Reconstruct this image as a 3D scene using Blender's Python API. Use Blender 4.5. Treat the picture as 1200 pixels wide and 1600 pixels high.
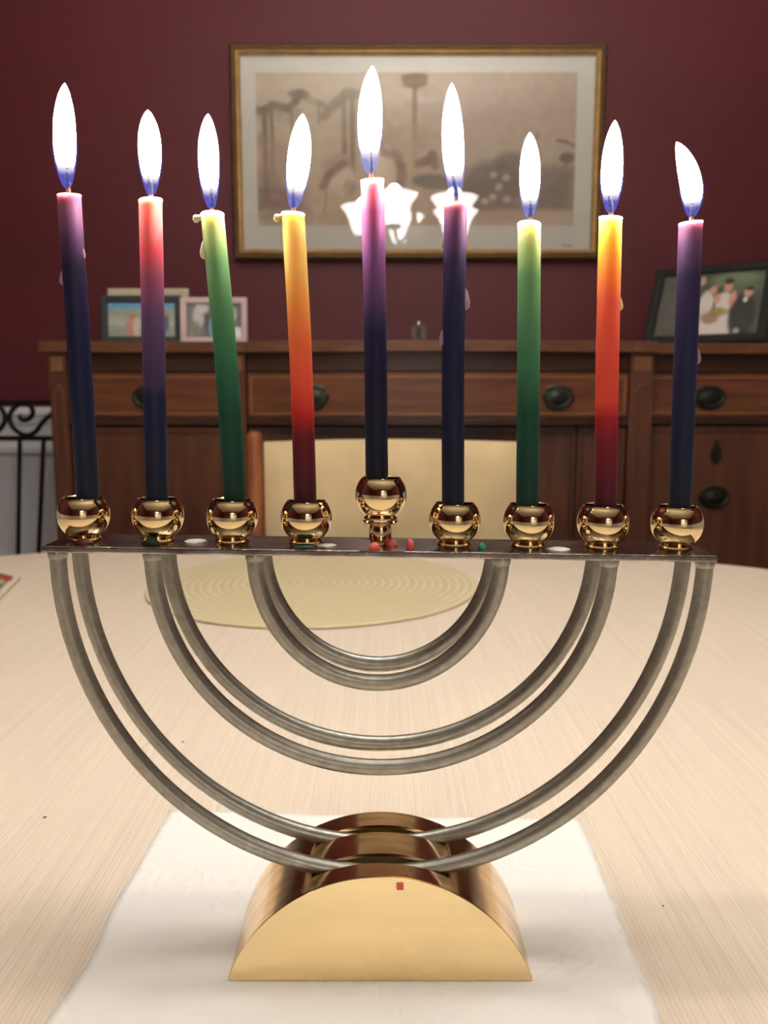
import bpy, bmesh, math, random
import numpy as np
from mathutils import Vector, Matrix
random.seed(4)
for o in list(bpy.data.objects): bpy.data.objects.remove(o)
S = bpy.context.scene
COL = S.collection
PI = math.pi

# ------------------------------------------------------------------ camera
F_PX = 1300.0
HORIZON = 620.0
PITCH = math.atan((800 - HORIZON) / F_PX)
TABLE = 0.75
CAM_Z = TABLE + 0.275
cam_d = bpy.data.cameras.new('camera')
cam = bpy.data.objects.new('camera', cam_d)
COL.objects.link(cam)
cam.location = (0, 0, CAM_Z)
cam.rotation_euler = (PI / 2 - PITCH, 0, 0)
cam_d.sensor_fit = 'VERTICAL'
cam_d.sensor_height = 36.0
cam_d.lens = F_PX / 1600 * 36.0
cam_d.clip_start = 0.02
cam_d.dof.use_dof = True
cam_d.dof.focus_distance = 0.385
cam_d.dof.aperture_fstop = 13.5
S.camera = cam

# ------------------------------------------------------------------ world, exposure
w = bpy.data.worlds.new('world'); S.world = w
w.use_nodes = True
w.node_tree.nodes['Background'].inputs[0].default_value = (0.9, 0.85, 0.8, 1)
w.node_tree.nodes['Background'].inputs[1].default_value = 0.02
S.view_settings.view_transform = 'Standard'
S.view_settings.look = 'None'
S.view_settings.exposure = -0.28
S.view_settings.gamma = 1.0
S.view_settings.use_curve_mapping = False

LAMP_SHADE = 17.0      # glow of the chandelier's frosted shades
LAMP_BULB = 8.5        # watts of each chandelier bulb
FLAME = 260.0           # glow of a candle flame
HALL_LAMP = 45.0       # watts, ceiling lamp of the room behind the photographer

# ------------------------------------------------------------------ measuring helpers
FWD = Vector((0, math.cos(PITCH), -math.sin(PITCH)))
UP = Vector((0, math.sin(PITCH), math.cos(PITCH)))
def ray(x, y):
    return FWD + Vector((1, 0, 0)) * ((x - 600) / F_PX) + UP * ((800 - y) / F_PX)
def at(x, y, Y):
    d = ray(x, y)
    return Vector((0, 0, CAM_Z)) + d * (Y / d.y)
def on_z(x, y, z):
    d = ray(x, y)
    return Vector((0, 0, CAM_Z)) + d * ((z - CAM_Z) / d.z)

# ------------------------------------------------------------------ colour + materials
def lin(c):
    return tuple(((v / 255) / 12.92 if v / 255 <= 0.04045 else ((v / 255 + 0.055) / 1.055) ** 2.4) for v in c)
def rgb(r, g, b): return lin((r, g, b)) + (1,)

def new_mat(name):
    m = bpy.data.materials.new(name); m.use_nodes = True
    nt = m.node_tree
    return m, nt, nt.nodes['Principled BSDF'], nt.nodes['Material Output']
def simple(name, col, rough=0.5, metal=0.0, noise=0.0, nscale=30, stretch=(1, 1, 1), col2=None, bump=0.0, bscale=None, spec=0.5, rvar=0.0):
    m, nt, b, out = new_mat(name)
    b.inputs['Base Color'].default_value = col
    b.inputs['Roughness'].default_value = rough
    b.inputs['Metallic'].default_value = metal
    b.inputs['Specular IOR Level'].default_value = spec
    tc = nt.nodes.new('ShaderNodeTexCoord')
    mp = nt.nodes.new('ShaderNodeMapping'); mp.inputs['Scale'].default_value = stretch
    nt.links.new(tc.outputs['Object'], mp.inputs[0])
    n = nt.nodes.new('ShaderNodeTexNoise'); n.inputs['Scale'].default_value = nscale; n.inputs['Detail'].default_value = 5
    nt.links.new(mp.outputs[0], n.inputs['Vector'])
    if noise > 0 or col2:
        mx = nt.nodes.new('ShaderNodeMix'); mx.data_type = 'RGBA'
        c2 = col2 or tuple(max(0, v * (1 - noise)) for v in col[:3]) + (1,)
        mx.inputs['A'].default_value = col; mx.inputs['B'].default_value = c2
        rp = nt.nodes.new('ShaderNodeMapRange'); rp.inputs['From Min'].default_value = 0.35; rp.inputs['From Max'].default_value = 0.68
        nt.links.new(n.outputs['Fac'], rp.inputs['Value'])
        nt.links.new(rp.outputs[0], mx.inputs['Factor'])
        nt.links.new(mx.outputs['Result'], b.inputs['Base Color'])
    if rvar:
        r2 = nt.nodes.new('ShaderNodeMapRange')
        r2.inputs['From Min'].default_value = 0.35; r2.inputs['From Max'].default_value = 0.7
        r2.inputs['To Min'].default_value = rough; r2.inputs['To Max'].default_value = rough + rvar
        nt.links.new(n.outputs['Fac'], r2.inputs['Value']); nt.links.new(r2.outputs[0], b.inputs['Roughness'])
    if bump:
        bp = nt.nodes.new('ShaderNodeBump'); bp.inputs['Strength'].default_value = bump; bp.inputs['Distance'].default_value = 0.002
        if bscale:
            n2 = nt.nodes.new('ShaderNodeTexNoise'); n2.inputs['Scale'].default_value = bscale
            nt.links.new(mp.outputs[0], n2.inputs['Vector']); nt.links.new(n2.outputs['Fac'], bp.inputs['Height'])
        else:
            nt.links.new(n.outputs['Fac'], bp.inputs['Height'])
        nt.links.new(bp.outputs[0], b.inputs['Normal'])
    return m

M = {}
M['wall_red'] = simple('burgundy_paint', rgb(98, 29, 39), 0.55, noise=0.12, nscale=3, bump=0.08, bscale=300)
M["white_paint"] = simple("white_paint", rgb(246, 249, 255), 0.4, noise=0.05, nscale=4)
M['ceiling'] = simple('ceiling_paint', rgb(232, 224, 208), 0.9, noise=0.03)
M['wood_floor'] = simple('oak_floor', rgb(110, 70, 40), 0.4, noise=0.4, nscale=6, stretch=(1, 9, 1))
M['mahogany'] = simple('mahogany', rgb(116, 68, 43), 0.38, nscale=7, stretch=(1, 3, 9), col2=rgb(86, 47, 30), spec=0.4)
M['mahogany_top'] = simple('mahogany_top', rgb(112, 72, 48), 0.42, nscale=7, stretch=(1.5, 6, 9), col2=rgb(88, 54, 36), spec=0.4)
M['mahogany_v'] = simple('mahogany_upright', rgb(100, 58, 40), 0.38, nscale=7, stretch=(5, 3, .6), col2=rgb(76, 45, 32), spec=0.4)
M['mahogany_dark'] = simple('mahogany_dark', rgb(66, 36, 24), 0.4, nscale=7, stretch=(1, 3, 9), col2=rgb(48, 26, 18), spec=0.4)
M['inlay'] = simple('satinwood_inlay', rgb(150, 100, 58), 0.4, noise=0.2, nscale=40)
M['bronze'] = simple('aged_bronze', rgb(58, 60, 50), 0.38, metal=0.75, noise=0.5, nscale=60)
M['chair_wood'] = simple('cherry_wood', rgb(165, 98, 58), 0.35, nscale=9, stretch=(6, 6, 1), col2=rgb(130, 72, 42))
M['chair_fabric'] = simple('beige_upholstery', rgb(226, 203, 160), 0.85, noise=0.12, nscale=12, bump=0.25, bscale=500, spec=0.2)
M['iron'] = simple('wrought_iron', rgb(30, 28, 27), 0.5, metal=0.5, noise=0.3, nscale=50)
M['gold_frame'] = simple('gold_leaf', rgb(226, 194, 136), 0.36, metal=0.7, noise=0.25, nscale=30, stretch=(1, 1, 1))
M['gold_dark'] = simple('aged_gilt', rgb(120, 92, 58), 0.5, metal=0.4, noise=0.35, nscale=80, bump=0.4)
M['mat_board'] = simple('grey_mat_board', rgb(222, 217, 207), 0.9, noise=0.03, nscale=20)
M['black_frame'] = simple('black_frame_paint', rgb(17, 16, 15), 0.7, noise=0.2, nscale=40)
M['teal_frame'] = simple('dark_slate_frame_paint', rgb(58, 66, 66), 0.45, noise=0.2, nscale=40)
M['pink_frame'] = simple('pale_pink_frame_paint', rgb(214, 190, 190), 0.4, noise=0.06, nscale=30)
M['silver_frame'] = simple('champagne_silver', rgb(236, 226, 196), 0.3, metal=0.3, noise=0.1, nscale=30)
M['pewter'] = simple('dark_pewter', rgb(92, 84, 78), 0.35, metal=0.7, noise=0.3, nscale=90)
M['chrome'] = simple('bright_metal', rgb(235, 232, 228), 0.15, metal=0.9, noise=0.05)
M['brass_dark'] = simple('brushed_bronze', rgb(120, 100, 78), 0.3, metal=0.9, noise=0.15)
M['gold'] = simple('polished_brass', rgb(250, 226, 176), 0.05, metal=1.0, noise=0.06, nscale=45, rvar=0.05)
M['brass'] = simple('polished_brass_base', rgb(250, 224, 172), 0.10, metal=1.0, noise=0.10, nscale=14, stretch=(1, 1, 4), rvar=0.08)
M['brass_shell'] = simple('worn_brass', rgb(232, 200, 150), 0.12, metal=1.0, nscale=20, stretch=(1, 8, 1), col2=rgb(208, 172, 124), rvar=0.10)
M['steel'] = simple('satin_steel', rgb(178, 176, 166), 0.38, metal=1.0, nscale=260, col2=rgb(162, 159, 148), rvar=0.06, bump=0.05, bscale=900)
M['nickel'] = simple('tarnished_nickel', rgb(188, 182, 176), 0.08, metal=1.0, nscale=60, stretch=(1, 2.5, 1), col2=rgb(120, 108, 102), rvar=0.16, bump=0.08, bscale=500)
M['wick_mat'] = None

def attr_ramp_mat(name, attr, stops, rough=0.5, sss=0.0, interp='LINEAR'):
    m, nt, b, out = new_mat(name)
    a = nt.nodes.new('ShaderNodeAttribute'); a.attribute_name = attr
    r = nt.nodes.new('ShaderNodeValToRGB'); r.color_ramp.interpolation = interp
    el = r.color_ramp.elements
    while len(el) < len(stops): el.new(0.5)
    for e, (p, c) in zip(el, stops): e.position = p; e.color = c
    nz = nt.nodes.new('ShaderNodeTexNoise'); nz.inputs['Scale'].default_value = 160
    ad = nt.nodes.new('ShaderNodeMath'); ad.operation = 'MULTIPLY_ADD'
    ad.inputs[1].default_value = 0.03; ad.inputs[2].default_value = -0.015
    nt.links.new(nz.outputs['Fac'], ad.inputs[0])
    sm = nt.nodes.new('ShaderNodeMath'); sm.operation = 'ADD'
    nt.links.new(a.outputs['Fac'], sm.inputs[0]); nt.links.new(ad.outputs[0], sm.inputs[1])
    nt.links.new(sm.outputs[0], r.inputs['Fac'])
    nt.links.new(r.outputs['Color'], b.inputs['Base Color'])
    b.inputs['Roughness'].default_value = rough
    if sss:
        b.inputs['Subsurface Weight'].default_value = sss
        b.inputs['Subsurface Radius'].default_value = (1.0, 0.75, 0.6)
        b.inputs['Subsurface Scale'].default_value = 0.011; b.inputs['Specular IOR Level'].default_value = 0.3
    return m
def wax(name, col):
    m, nt, b, out = new_mat(name)
    b.inputs['Base Color'].default_value = col
    b.inputs['Roughness'].default_value = 0.4
    b.inputs['Subsurface Weight'].default_value = 0.4
    b.inputs['Subsurface Radius'].default_value = (1, 0.8, 0.7)
    b.inputs['Subsurface Scale'].default_value = 0.002
    n = nt.nodes.new('ShaderNodeTexNoise'); n.inputs['Scale'].default_value = 500
    bp = nt.nodes.new('ShaderNodeBump'); bp.inputs['Strength'].default_value = 0.2; bp.inputs['Distance'].default_value = 0.0005
    nt.links.new(n.outputs['Fac'], bp.inputs['Height']); nt.links.new(bp.outputs[0], b.inputs['Normal'])
    return m
M['wick'] = attr_ramp_mat('wick_cotton', 't', [(0, rgb(230, 200, 180)), (0.30, rgb(190, 130, 100)), (0.48, rgb(14, 10, 10)), (1, rgb(5, 5, 7))], 0.9)

def flame_core_mat():
    m = bpy.data.materials.new('flame_core'); m.use_nodes = True
    nt = m.node_tree; nt.nodes.clear()
    out = nt.nodes.new('ShaderNodeOutputMaterial')
    a = nt.nodes.new('ShaderNodeAttribute'); a.attribute_name = 't'
    em = nt.nodes.new('ShaderNodeEmission')
    em.inputs['Color'].default_value = (1.0, 0.90, 0.79, 1)
    em.inputs['Strength'].default_value = FLAME
    tr = nt.nodes.new('ShaderNodeBsdfTransparent')
    mr = nt.nodes.new('ShaderNodeMapRange'); mr.interpolation_type = 'SMOOTHSTEP'
    mr.inputs['From Min'].default_value = 0.12; mr.inputs['From Max'].default_value = 0.27
    nt.links.new(a.outputs['Fac'], mr.inputs['Value'])
    ms = nt.nodes.new('ShaderNodeMapRange')
    ms.inputs['From Min'].default_value = 0.22; ms.inputs['From Max'].default_value = 0.55
    ms.inputs['To Min'].default_value = 1.3; ms.inputs['To Max'].default_value = FLAME
    nt.links.new(a.outputs['Fac'], ms.inputs['Value']); nt.links.new(ms.outputs[0], em.inputs['Strength'])
    mx = nt.nodes.new('ShaderNodeMixShader')
    nt.links.new(mr.outputs[0], mx.inputs[0]); nt.links.new(tr.outputs[0], mx.inputs[1]); nt.links.new(em.outputs[0], mx.inputs[2])
    nt.links.new(mx.outputs[0], out.inputs[0])
    return m
def flame_mantle_mat():
    m = bpy.data.materials.new('flame_mantle'); m.use_nodes = True
    nt = m.node_tree; nt.nodes.clear()
    out = nt.nodes.new('ShaderNodeOutputMaterial')
    a = nt.nodes.new('ShaderNodeAttribute'); a.attribute_name = 't'
    em = nt.nodes.new('ShaderNodeEmission')
    em.inputs['Color'].default_value = (0.06, 0.16, 1.0, 1)
    mr = nt.nodes.new('ShaderNodeMapRange'); mr.interpolation_type = 'SMOOTHSTEP'
    mr.inputs['From Min'].default_value = 0.55; mr.inputs['From Max'].default_value = 0.05
    mr.inputs['To Min'].default_value = 0.0; mr.inputs['To Max'].default_value = 0.30
    nt.links.new(a.outputs['Fac'], mr.inputs['Value']); nt.links.new(mr.outputs[0], em.inputs['Strength'])
    tr = nt.nodes.new('ShaderNodeBsdfTransparent')
    ad = nt.nodes.new('ShaderNodeAddShader')
    nt.links.new(tr.outputs[0], ad.inputs[0]); nt.links.new(em.outputs[0], ad.inputs[1])
    nt.links.new(ad.outputs[0], out.inputs[0])
    return m
M['flame_core'] = flame_core_mat()
M['flame_mantle'] = flame_mantle_mat()

def glass_pane_mat():
    m = bpy.data.materials.new('picture_glass'); m.use_nodes = True
    nt = m.node_tree; nt.nodes.clear()
    out = nt.nodes.new('ShaderNodeOutputMaterial')
    fr = nt.nodes.new('ShaderNodeFresnel'); fr.inputs['IOR'].default_value = 1.5
    tr = nt.nodes.new('ShaderNodeBsdfTransparent'); gl = nt.nodes.new('ShaderNodeBsdfGlossy'); gl.inputs['Roughness'].default_value = 0.012
    mx = nt.nodes.new('ShaderNodeMixShader')
    nt.links.new(fr.outputs[0], mx.inputs[0]); nt.links.new(tr.outputs[0], mx.inputs[1]); nt.links.new(gl.outputs[0], mx.inputs[2])
    nt.links.new(mx.outputs[0], out.inputs[0])
    return m
M['glass'] = glass_pane_mat()

def shade_mat():
    m, nt, b, out = new_mat('lit_frosted_glass')
    b.inputs['Base Color'].default_value = rgb(245, 240, 230)
    b.inputs['Roughness'].default_value = 0.4
    b.inputs['Emission Color'].default_value = (1.0, 0.99, 0.985, 1)
    b.inputs['Emission Strength'].default_value = LAMP_SHADE
    return m
M['shade'] = shade_mat()

def cloth_mat():
    m, nt, b, out = new_mat('ribbed_tablecloth')
    tc = nt.nodes.new('ShaderNodeTexCoord')
    def noise(scale, vec, det=2):
        mp = nt.nodes.new('ShaderNodeMapping'); mp.inputs['Scale'].default_value = vec
        nt.links.new(tc.outputs['Object'], mp.inputs[0])
        n = nt.nodes.new('ShaderNodeTexNoise'); n.inputs['Scale'].default_value = scale; n.inputs['Detail'].default_value = det
        nt.links.new(mp.outputs[0], n.inputs['Vector']); return n
    n1 = noise(1, (330, 4, 1), 1)
    n2 = noise(1, (1100, 60, 1), 1)
    n3 = noise(2.5, (1, 1, 1), 3)
    ad = nt.nodes.new('ShaderNodeMath'); ad.operation = 'MULTIPLY_ADD'; ad.inputs[1].default_value = 0.35
    nt.links.new(n2.outputs['Fac'], ad.inputs[0]); nt.links.new(n1.outputs['Fac'], ad.inputs[2])
    wv = nt.nodes.new('ShaderNodeTexWave'); wv.bands_direction = 'X'; wv.inputs['Scale'].default_value = 125
    wv.inputs['Distortion'].default_value = 1.1; wv.inputs['Detail'].default_value = 1.0; wv.inputs['Detail Scale'].default_value = 0.25
    nt.links.new(tc.outputs['Object'], wv.inputs['Vector'])
    a2 = nt.nodes.new('ShaderNodeMath'); a2.operation = 'MULTIPLY_ADD'; a2.inputs[1].default_value = 0.30
    nt.links.new(wv.outputs['Fac'], a2.inputs[0]); nt.links.new(ad.outputs[0], a2.inputs[2]); ad = a2
    mr = nt.nodes.new('ShaderNodeMapRange'); mr.inputs['From Min'].default_value = 0.35; mr.inputs['From Max'].default_value = 1.25
    nt.links.new(ad.outputs[0], mr.inputs['Value'])
    mx = nt.nodes.new('ShaderNodeMix'); mx.data_type = 'RGBA'
    mx.inputs['A'].default_value = rgb(214, 199, 180); mx.inputs['B'].default_value = rgb(234, 219, 200)
    nt.links.new(mr.outputs[0], mx.inputs['Factor'])
    nt.links.new(mx.outputs['Result'], b.inputs['Base Color'])
    b.inputs['Roughness'].default_value = 0.75; b.inputs['Specular IOR Level'].default_value = 0.25
    bp = nt.nodes.new('ShaderNodeBump'); bp.inputs['Strength'].default_value = 0.35; bp.inputs['Distance'].default_value = 0.0012
    nt.links.new(ad.outputs[0], bp.inputs['Height']); nt.links.new(bp.outputs[0], b.inputs['Normal'])
    return m
M['cloth'] = cloth_mat()

def paper_mat():
    m, nt, b, out = new_mat('embossed_paper')
    b.inputs['Base Color'].default_value = rgb(248, 245, 240)
    b.inputs['Roughness'].default_value = 0.8; b.inputs['Specular IOR Level'].default_value = 0.2
    tc = nt.nodes.new('ShaderNodeTexCoord')
    # embossed flower sprays: rings of a distorted wave kept inside loose blotches
    nz = nt.nodes.new('ShaderNodeTexNoise'); nz.inputs['Scale'].default_value = 22; nz.inputs['Detail'].default_value = 2
    nt.links.new(tc.outputs['Object'], nz.inputs['Vector'])
    vo = nt.nodes.new('ShaderNodeTexVoronoi'); vo.inputs['Scale'].default_value = 55
    mixv = nt.nodes.new('ShaderNodeMix'); mixv.data_type = 'VECTOR'; mixv.inputs['Factor'].default_value = 0.06
    nt.links.new(tc.outputs['Object'], mixv.inputs['A']); nt.links.new(nz.outputs['Color'], mixv.inputs['B'])
    nt.links.new(mixv.outputs['Result'], vo.inputs['Vector'])
    sn = nt.nodes.new('ShaderNodeMath'); sn.operation = 'MULTIPLY'; sn.inputs[1].default_value = 16
    nt.links.new(vo.outputs['Distance'], sn.inputs[0])
    s2 = nt.nodes.new('ShaderNodeMath'); s2.operation = 'SINE'; nt.links.new(sn.outputs[0], s2.inputs[0])
    mk = nt.nodes.new('ShaderNodeTexNoise'); mk.inputs['Scale'].default_value = 13; mk.inputs['Detail'].default_value = 0
    nt.links.new(tc.outputs['Object'], mk.inputs['Vector'])
    mr = nt.nodes.new('ShaderNodeMapRange'); mr.interpolation_type = 'SMOOTHSTEP'
    mr.inputs['From Min'].default_value = 0.52; mr.inputs['From Max'].default_value = 0.62
    nt.links.new(mk.outputs['Fac'], mr.inputs['Value'])
    mu = nt.nodes.new('ShaderNodeMath'); mu.operation = 'MULTIPLY'
    nt.links.new(s2.outputs[0], mu.inputs[0]); nt.links.new(mr.outputs[0], mu.inputs[1])
    fine = nt.nodes.new('ShaderNodeTexNoise'); fine.inputs['Scale'].default_value = 700
    nt.links.new(tc.outputs['Object'], fine.inputs['Vector'])
    ma = nt.nodes.new('ShaderNodeMath'); ma.operation = 'MULTIPLY_ADD'; ma.inputs[1].default_value = 0.5
    nt.links.new(fine.outputs['Fac'], ma.inputs[0]); nt.links.new(mu.outputs[0], ma.inputs[2])
    bp = nt.nodes.new('ShaderNodeBump'); bp.inputs['Strength'].default_value = 0.35; bp.inputs['Distance'].default_value = 0.0008
    nt.links.new(ma.outputs[0], bp.inputs['Height']); nt.links.new(bp.outputs[0], b.inputs['Normal'])
    return m
M['paper'] = paper_mat()

def placemat_mat():
    m, nt, b, out = new_mat('coiled_straw')
    tc = nt.nodes.new('ShaderNodeTexCoord')
    wv = nt.nodes.new('ShaderNodeTexWave'); wv.wave_type = 'RINGS'; wv.rings_direction = 'Z'
    wv.inputs['Scale'].default_value = 26; wv.inputs['Distortion'].default_value = 0.6; wv.inputs['Detail Scale'].default_value = 30
    nt.links.new(tc.outputs['Object'], wv.inputs['Vector'])
    n = nt.nodes.new('ShaderNodeTexNoise'); n.inputs['Scale'].default_value = 160
    nt.links.new(tc.outputs['Object'], n.inputs['Vector'])
    mx = nt.nodes.new('ShaderNodeMix'); mx.data_type = 'RGBA'
    mx.inputs['A'].default_value = rgb(202, 186, 146); mx.inputs['B'].default_value = rgb(226, 212, 174)
    ml = nt.nodes.new('ShaderNodeMath'); ml.operation = 'MULTIPLY_ADD'; ml.inputs[1].default_value = 0.5
    nt.links.new(n.outputs['Fac'], ml.inputs[0])
    m2 = nt.nodes.new('ShaderNodeMath'); m2.operation = 'MULTIPLY'; m2.inputs[1].default_value = 0.6
    nt.links.new(wv.outputs['Fac'], m2.inputs[0]); nt.links.new(m2.outputs[0], ml.inputs[2])
    nt.links.new(ml.outputs[0], mx.inputs['Factor']); nt.links.new(mx.outputs['Result'], b.inputs['Base Color'])
    b.inputs['Roughness'].default_value = 0.7
    bp = nt.nodes.new('ShaderNodeBump'); bp.inputs['Strength'].default_value = 0.5; bp.inputs['Distance'].default_value = 0.002
    nt.links.new(ml.outputs[0], bp.inputs['Height']); nt.links.new(bp.outputs[0], b.inputs['Normal'])
    return m
M['straw'] = placemat_mat()

def print_mat(name, rough=0.7):
    m, nt, b, out = new_mat(name)
    a = nt.nodes.new('ShaderNodeAttribute'); a.attribute_name = 'ink'
    nt.links.new(a.outputs['Color'], b.inputs['Base Color'])
    b.inputs['Roughness'].default_value = rough
    return m
M['print'] = print_mat('printed_paper')
M['photo'] = print_mat('photo_paper', 0.25)

# ------------------------------------------------------------------ mesh helpers
class MB:
    def __init__(s): s.v = []; s.f = []; s.t = []
    def add(s, vs, fs, ts=None):
        o = len(s.v); s.v += [tuple(v) for v in vs]; s.f += [tuple(i + o for i in f) for f in fs]
        s.t += list(ts) if ts is not None else [0.0] * len(vs)
        return s
    def box(s, x0, x1, y0, y1, z0, z1):
        return s.add([(x0, y0, z0), (x1, y0, z0), (x1, y1, z0), (x0, y1, z0), (x0, y0, z1), (x1, y0, z1), (x1, y1, z1), (x0, y1, z1)],
                     [(0, 3, 2, 1), (4, 5, 6, 7), (0, 1, 5, 4), (1, 2, 6, 5), (2, 3, 7, 6), (3, 0, 4, 7)])
    def lathe(s, prof, c=(0, 0, 0), seg=32, closed=True, sx=1, sy=1):
        vs = []; fs = []
        n = len(prof)
        for r, z in prof:
            for k in range(seg):
                a = 2 * PI * k / seg
                vs.append((c[0] + sx * r * math.cos(a), c[1] + sy * r * math.sin(a), c[2] + z))
        for i in range(n - 1):
            for k in range(seg):
                k2 = (k + 1) % seg
                fs.append((i * seg + k, i * seg + k2, (i + 1) * seg + k2, (i + 1) * seg + k))
        if closed:
            fs.append(tuple(reversed(range(seg)))); fs.append(tuple((n - 1) * seg + k for k in range(seg)))
        return s.add(vs, fs)
    def sweep(s, pts, rad, seg=12, cap=True, ts=None, flat=1.0):
        pts = [Vector(p) for p in pts]; n = len(pts)
        if not hasattr(rad, '__len__'): rad = [rad] * n
        tan = []
        for i in range(n):
            a = pts[max(i - 1, 0)]; b = pts[min(i + 1, n - 1)]
            d = b - a
            tan.append(d.normalized() if d.length > 1e-9 else Vector((0, 0, 1)))
        ref = Vector((0, 1, 0)) if abs(tan[0].y) < 0.9 else Vector((1, 0, 0))
        nrm = (ref - tan[0] * ref.dot(tan[0])).normalized()
        vs = []; ts2 = []
        for i in range(n):
            nrm = (nrm - tan[i] * nrm.dot(tan[i])).normalized()
            bi = tan[i].cross(nrm)
            for k in range(seg):
                a = 2 * PI * k / seg
                vs.append(pts[i] + (nrm * math.cos(a) * flat + bi * math.sin(a)) * rad[i])
                ts2.append(ts[i] if ts is not None else i / (n - 1))
        fs = []
        for i in range(n - 1):
            for k in range(seg):
                k2 = (k + 1) % seg
                fs.append((i * seg + k, i * seg + k2, (i + 1) * seg + k2, (i + 1) * seg + k))
        if cap:
            fs.append(tuple(reversed(range(seg)))); fs.append(tuple((n - 1) * seg + k for k in range(seg)))
        return s.add(vs, fs, ts2)
    def prism(s, poly, y0, y1):           # polygon in x,z pushed along y
        n = len(poly)
        vs = [(p[0], y0, p[1]) for p in poly] + [(p[0], y1, p[1]) for p in poly]
        fs = [tuple(range(n)), tuple(reversed(range(n, 2 * n)))]
        for i in range(n):
            j = (i + 1) % n
            fs.append((i, i + n, j + n, j))
        return s.add(vs, fs)
    def build(s, name, mat, parent=None, smooth=False, origin=None, bevel=0, angle=40, attr=False, recalc=True):
        me = bpy.data.meshes.new(name)
        o = Vector(origin) if origin is not None else Vector((0, 0, 0))
        me.from_pydata([tuple(Vector(v) - o) for v in s.v], [], s.f)
        if attr:
            at_ = me.attributes.new('t', 'FLOAT', 'POINT')
            at_.data.foreach_set('value', s.t)
        if recalc:
            bm = bmesh.new(); bm.from_mesh(me); bmesh.ops.recalc_face_normals(bm, faces=bm.faces); bm.to_mesh(me); bm.free()
        if smooth:
            me.polygons.foreach_set('use_smooth', [True] * len(me.polygons))
            me.set_sharp_from_angle(angle=math.radians(angle))
        me.materials.append(M[mat] if isinstance(mat, str) else mat)
        ob = bpy.data.objects.new(name, me); COL.objects.link(ob)
        if parent is not None:
            ob.parent = parent
            pl = Vector((0, 0, 0)); q = parent
            while q is not None: pl = pl + q.location; q = q.parent
            if origin is None:
                for v in me.vertices: v.co -= pl
            else:
                ob.location = o - pl
        else:
            ob.location = o
        if bevel:
            md = ob.modifiers.new('bevel', 'BEVEL'); md.width = bevel; md.segments = 2; md.limit_method = 'ANGLE'
        return ob

def tag(o, label, cat, group=None, kind=None):
    o['label'] = label; o['category'] = cat
    if group: o['group'] = group
    if kind: o['kind'] = kind
    return o
def empty(name, loc):
    o = bpy.data.objects.new(name, None); COL.objects.link(o); o.location = loc; o.empty_display_size = 0.05
    return o
def struct(o):
    o['kind'] = 'structure'; return o
def catmull(pts, n=8):
    P = [Vector(p) for p in pts]; P = [P[0] * 2 - P[1]] + P + [P[-1] * 2 - P[-2]]
    out = []
    for i in range(1, len(P) - 2):
        for k in range(n):
            t = k / n
            a, b, c, d = P[i - 1], P[i], P[i + 1], P[i + 2]
            out.append(0.5 * ((2 * b) + (c - a) * t + (2 * a - 5 * b + 4 * c - d) * t * t + (3 * b - a - 3 * c + d) * t ** 3))
    out.append(P[-2]); return out

# ------------------------------------------------------------------ the room
WALL_Y = 2.36
X0, X1, Y0, ZC = -2.0, 2.3, -2.3, 2.49
RAIL_Z = at(40, 636, WALL_Y).z
wb = struct(MB().box(X0 - .1, X1 + .1, WALL_Y, WALL_Y + .1, RAIL_Z, ZC).build('wall_back', 'wall_red'))
wl_ = MB().box(X0 - .1, X1 + .1, WALL_Y - .006, WALL_Y + .1, 0, RAIL_Z).build('wainscot', 'white_paint', wb)
wl_['label'] = 'white painted wainscot below the burgundy wall'
rp = [(0, 0), (-.012, 0), (-.022, .008), (-.022, .018), (-.030, .022), (-.030, .034), (-.012, .038), (0, .038)]
def rail(name, z, prof, x0=X0, x1=X1, y=WALL_Y - .006):
    mb = MB(); n = len(prof)
    mb.add([(x0, y + p[0], z + p[1]) for p in prof] + [(x1, y + p[0], z + p[1]) for p in prof],
           [tuple(range(n)), tuple(reversed(range(n, 2 * n)))] + [(i, (i + 1) % n, (i + 1) % n + n, i + n) for i in range(n)])
    return struct(mb.build(name, 'white_paint'))
rail('trim_1', RAIL_Z - .05, [(0, 0), (-.008, .004), (-.014, .022), (-.022, .03), (-.022, .045), (-.016, .05), (0, .05)])
zp = at(40, 712, WALL_Y).z
rail('trim_2', zp, [(0, 0), (-.004, .001), (-.012, .010), (-.012, .022), (-.004, .036), (0, .036)])
rail('baseboard_back', 0, [(0, 0), (-.016, 0), (-.016, .11), (-.010, .13), (0, .14)])
struct(MB().box(X0 - .1, X0, Y0, WALL_Y, 0, ZC).build('wall_left', 'wall_red'))
struct(MB().box(X1, X1 + .1, Y0, WALL_Y, 0, ZC).build('wall_right', 'wall_red'))
for nm, xa_, xb_ in (('wall_left_wainscot', X0, X0 + .006), ('wall_right_wainscot', X1 - .006, X1)):
    struct(MB().box(xa_, xb_, Y0, WALL_Y - .03, 0, RAIL_Z).build(nm, 'white_paint'))
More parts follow.
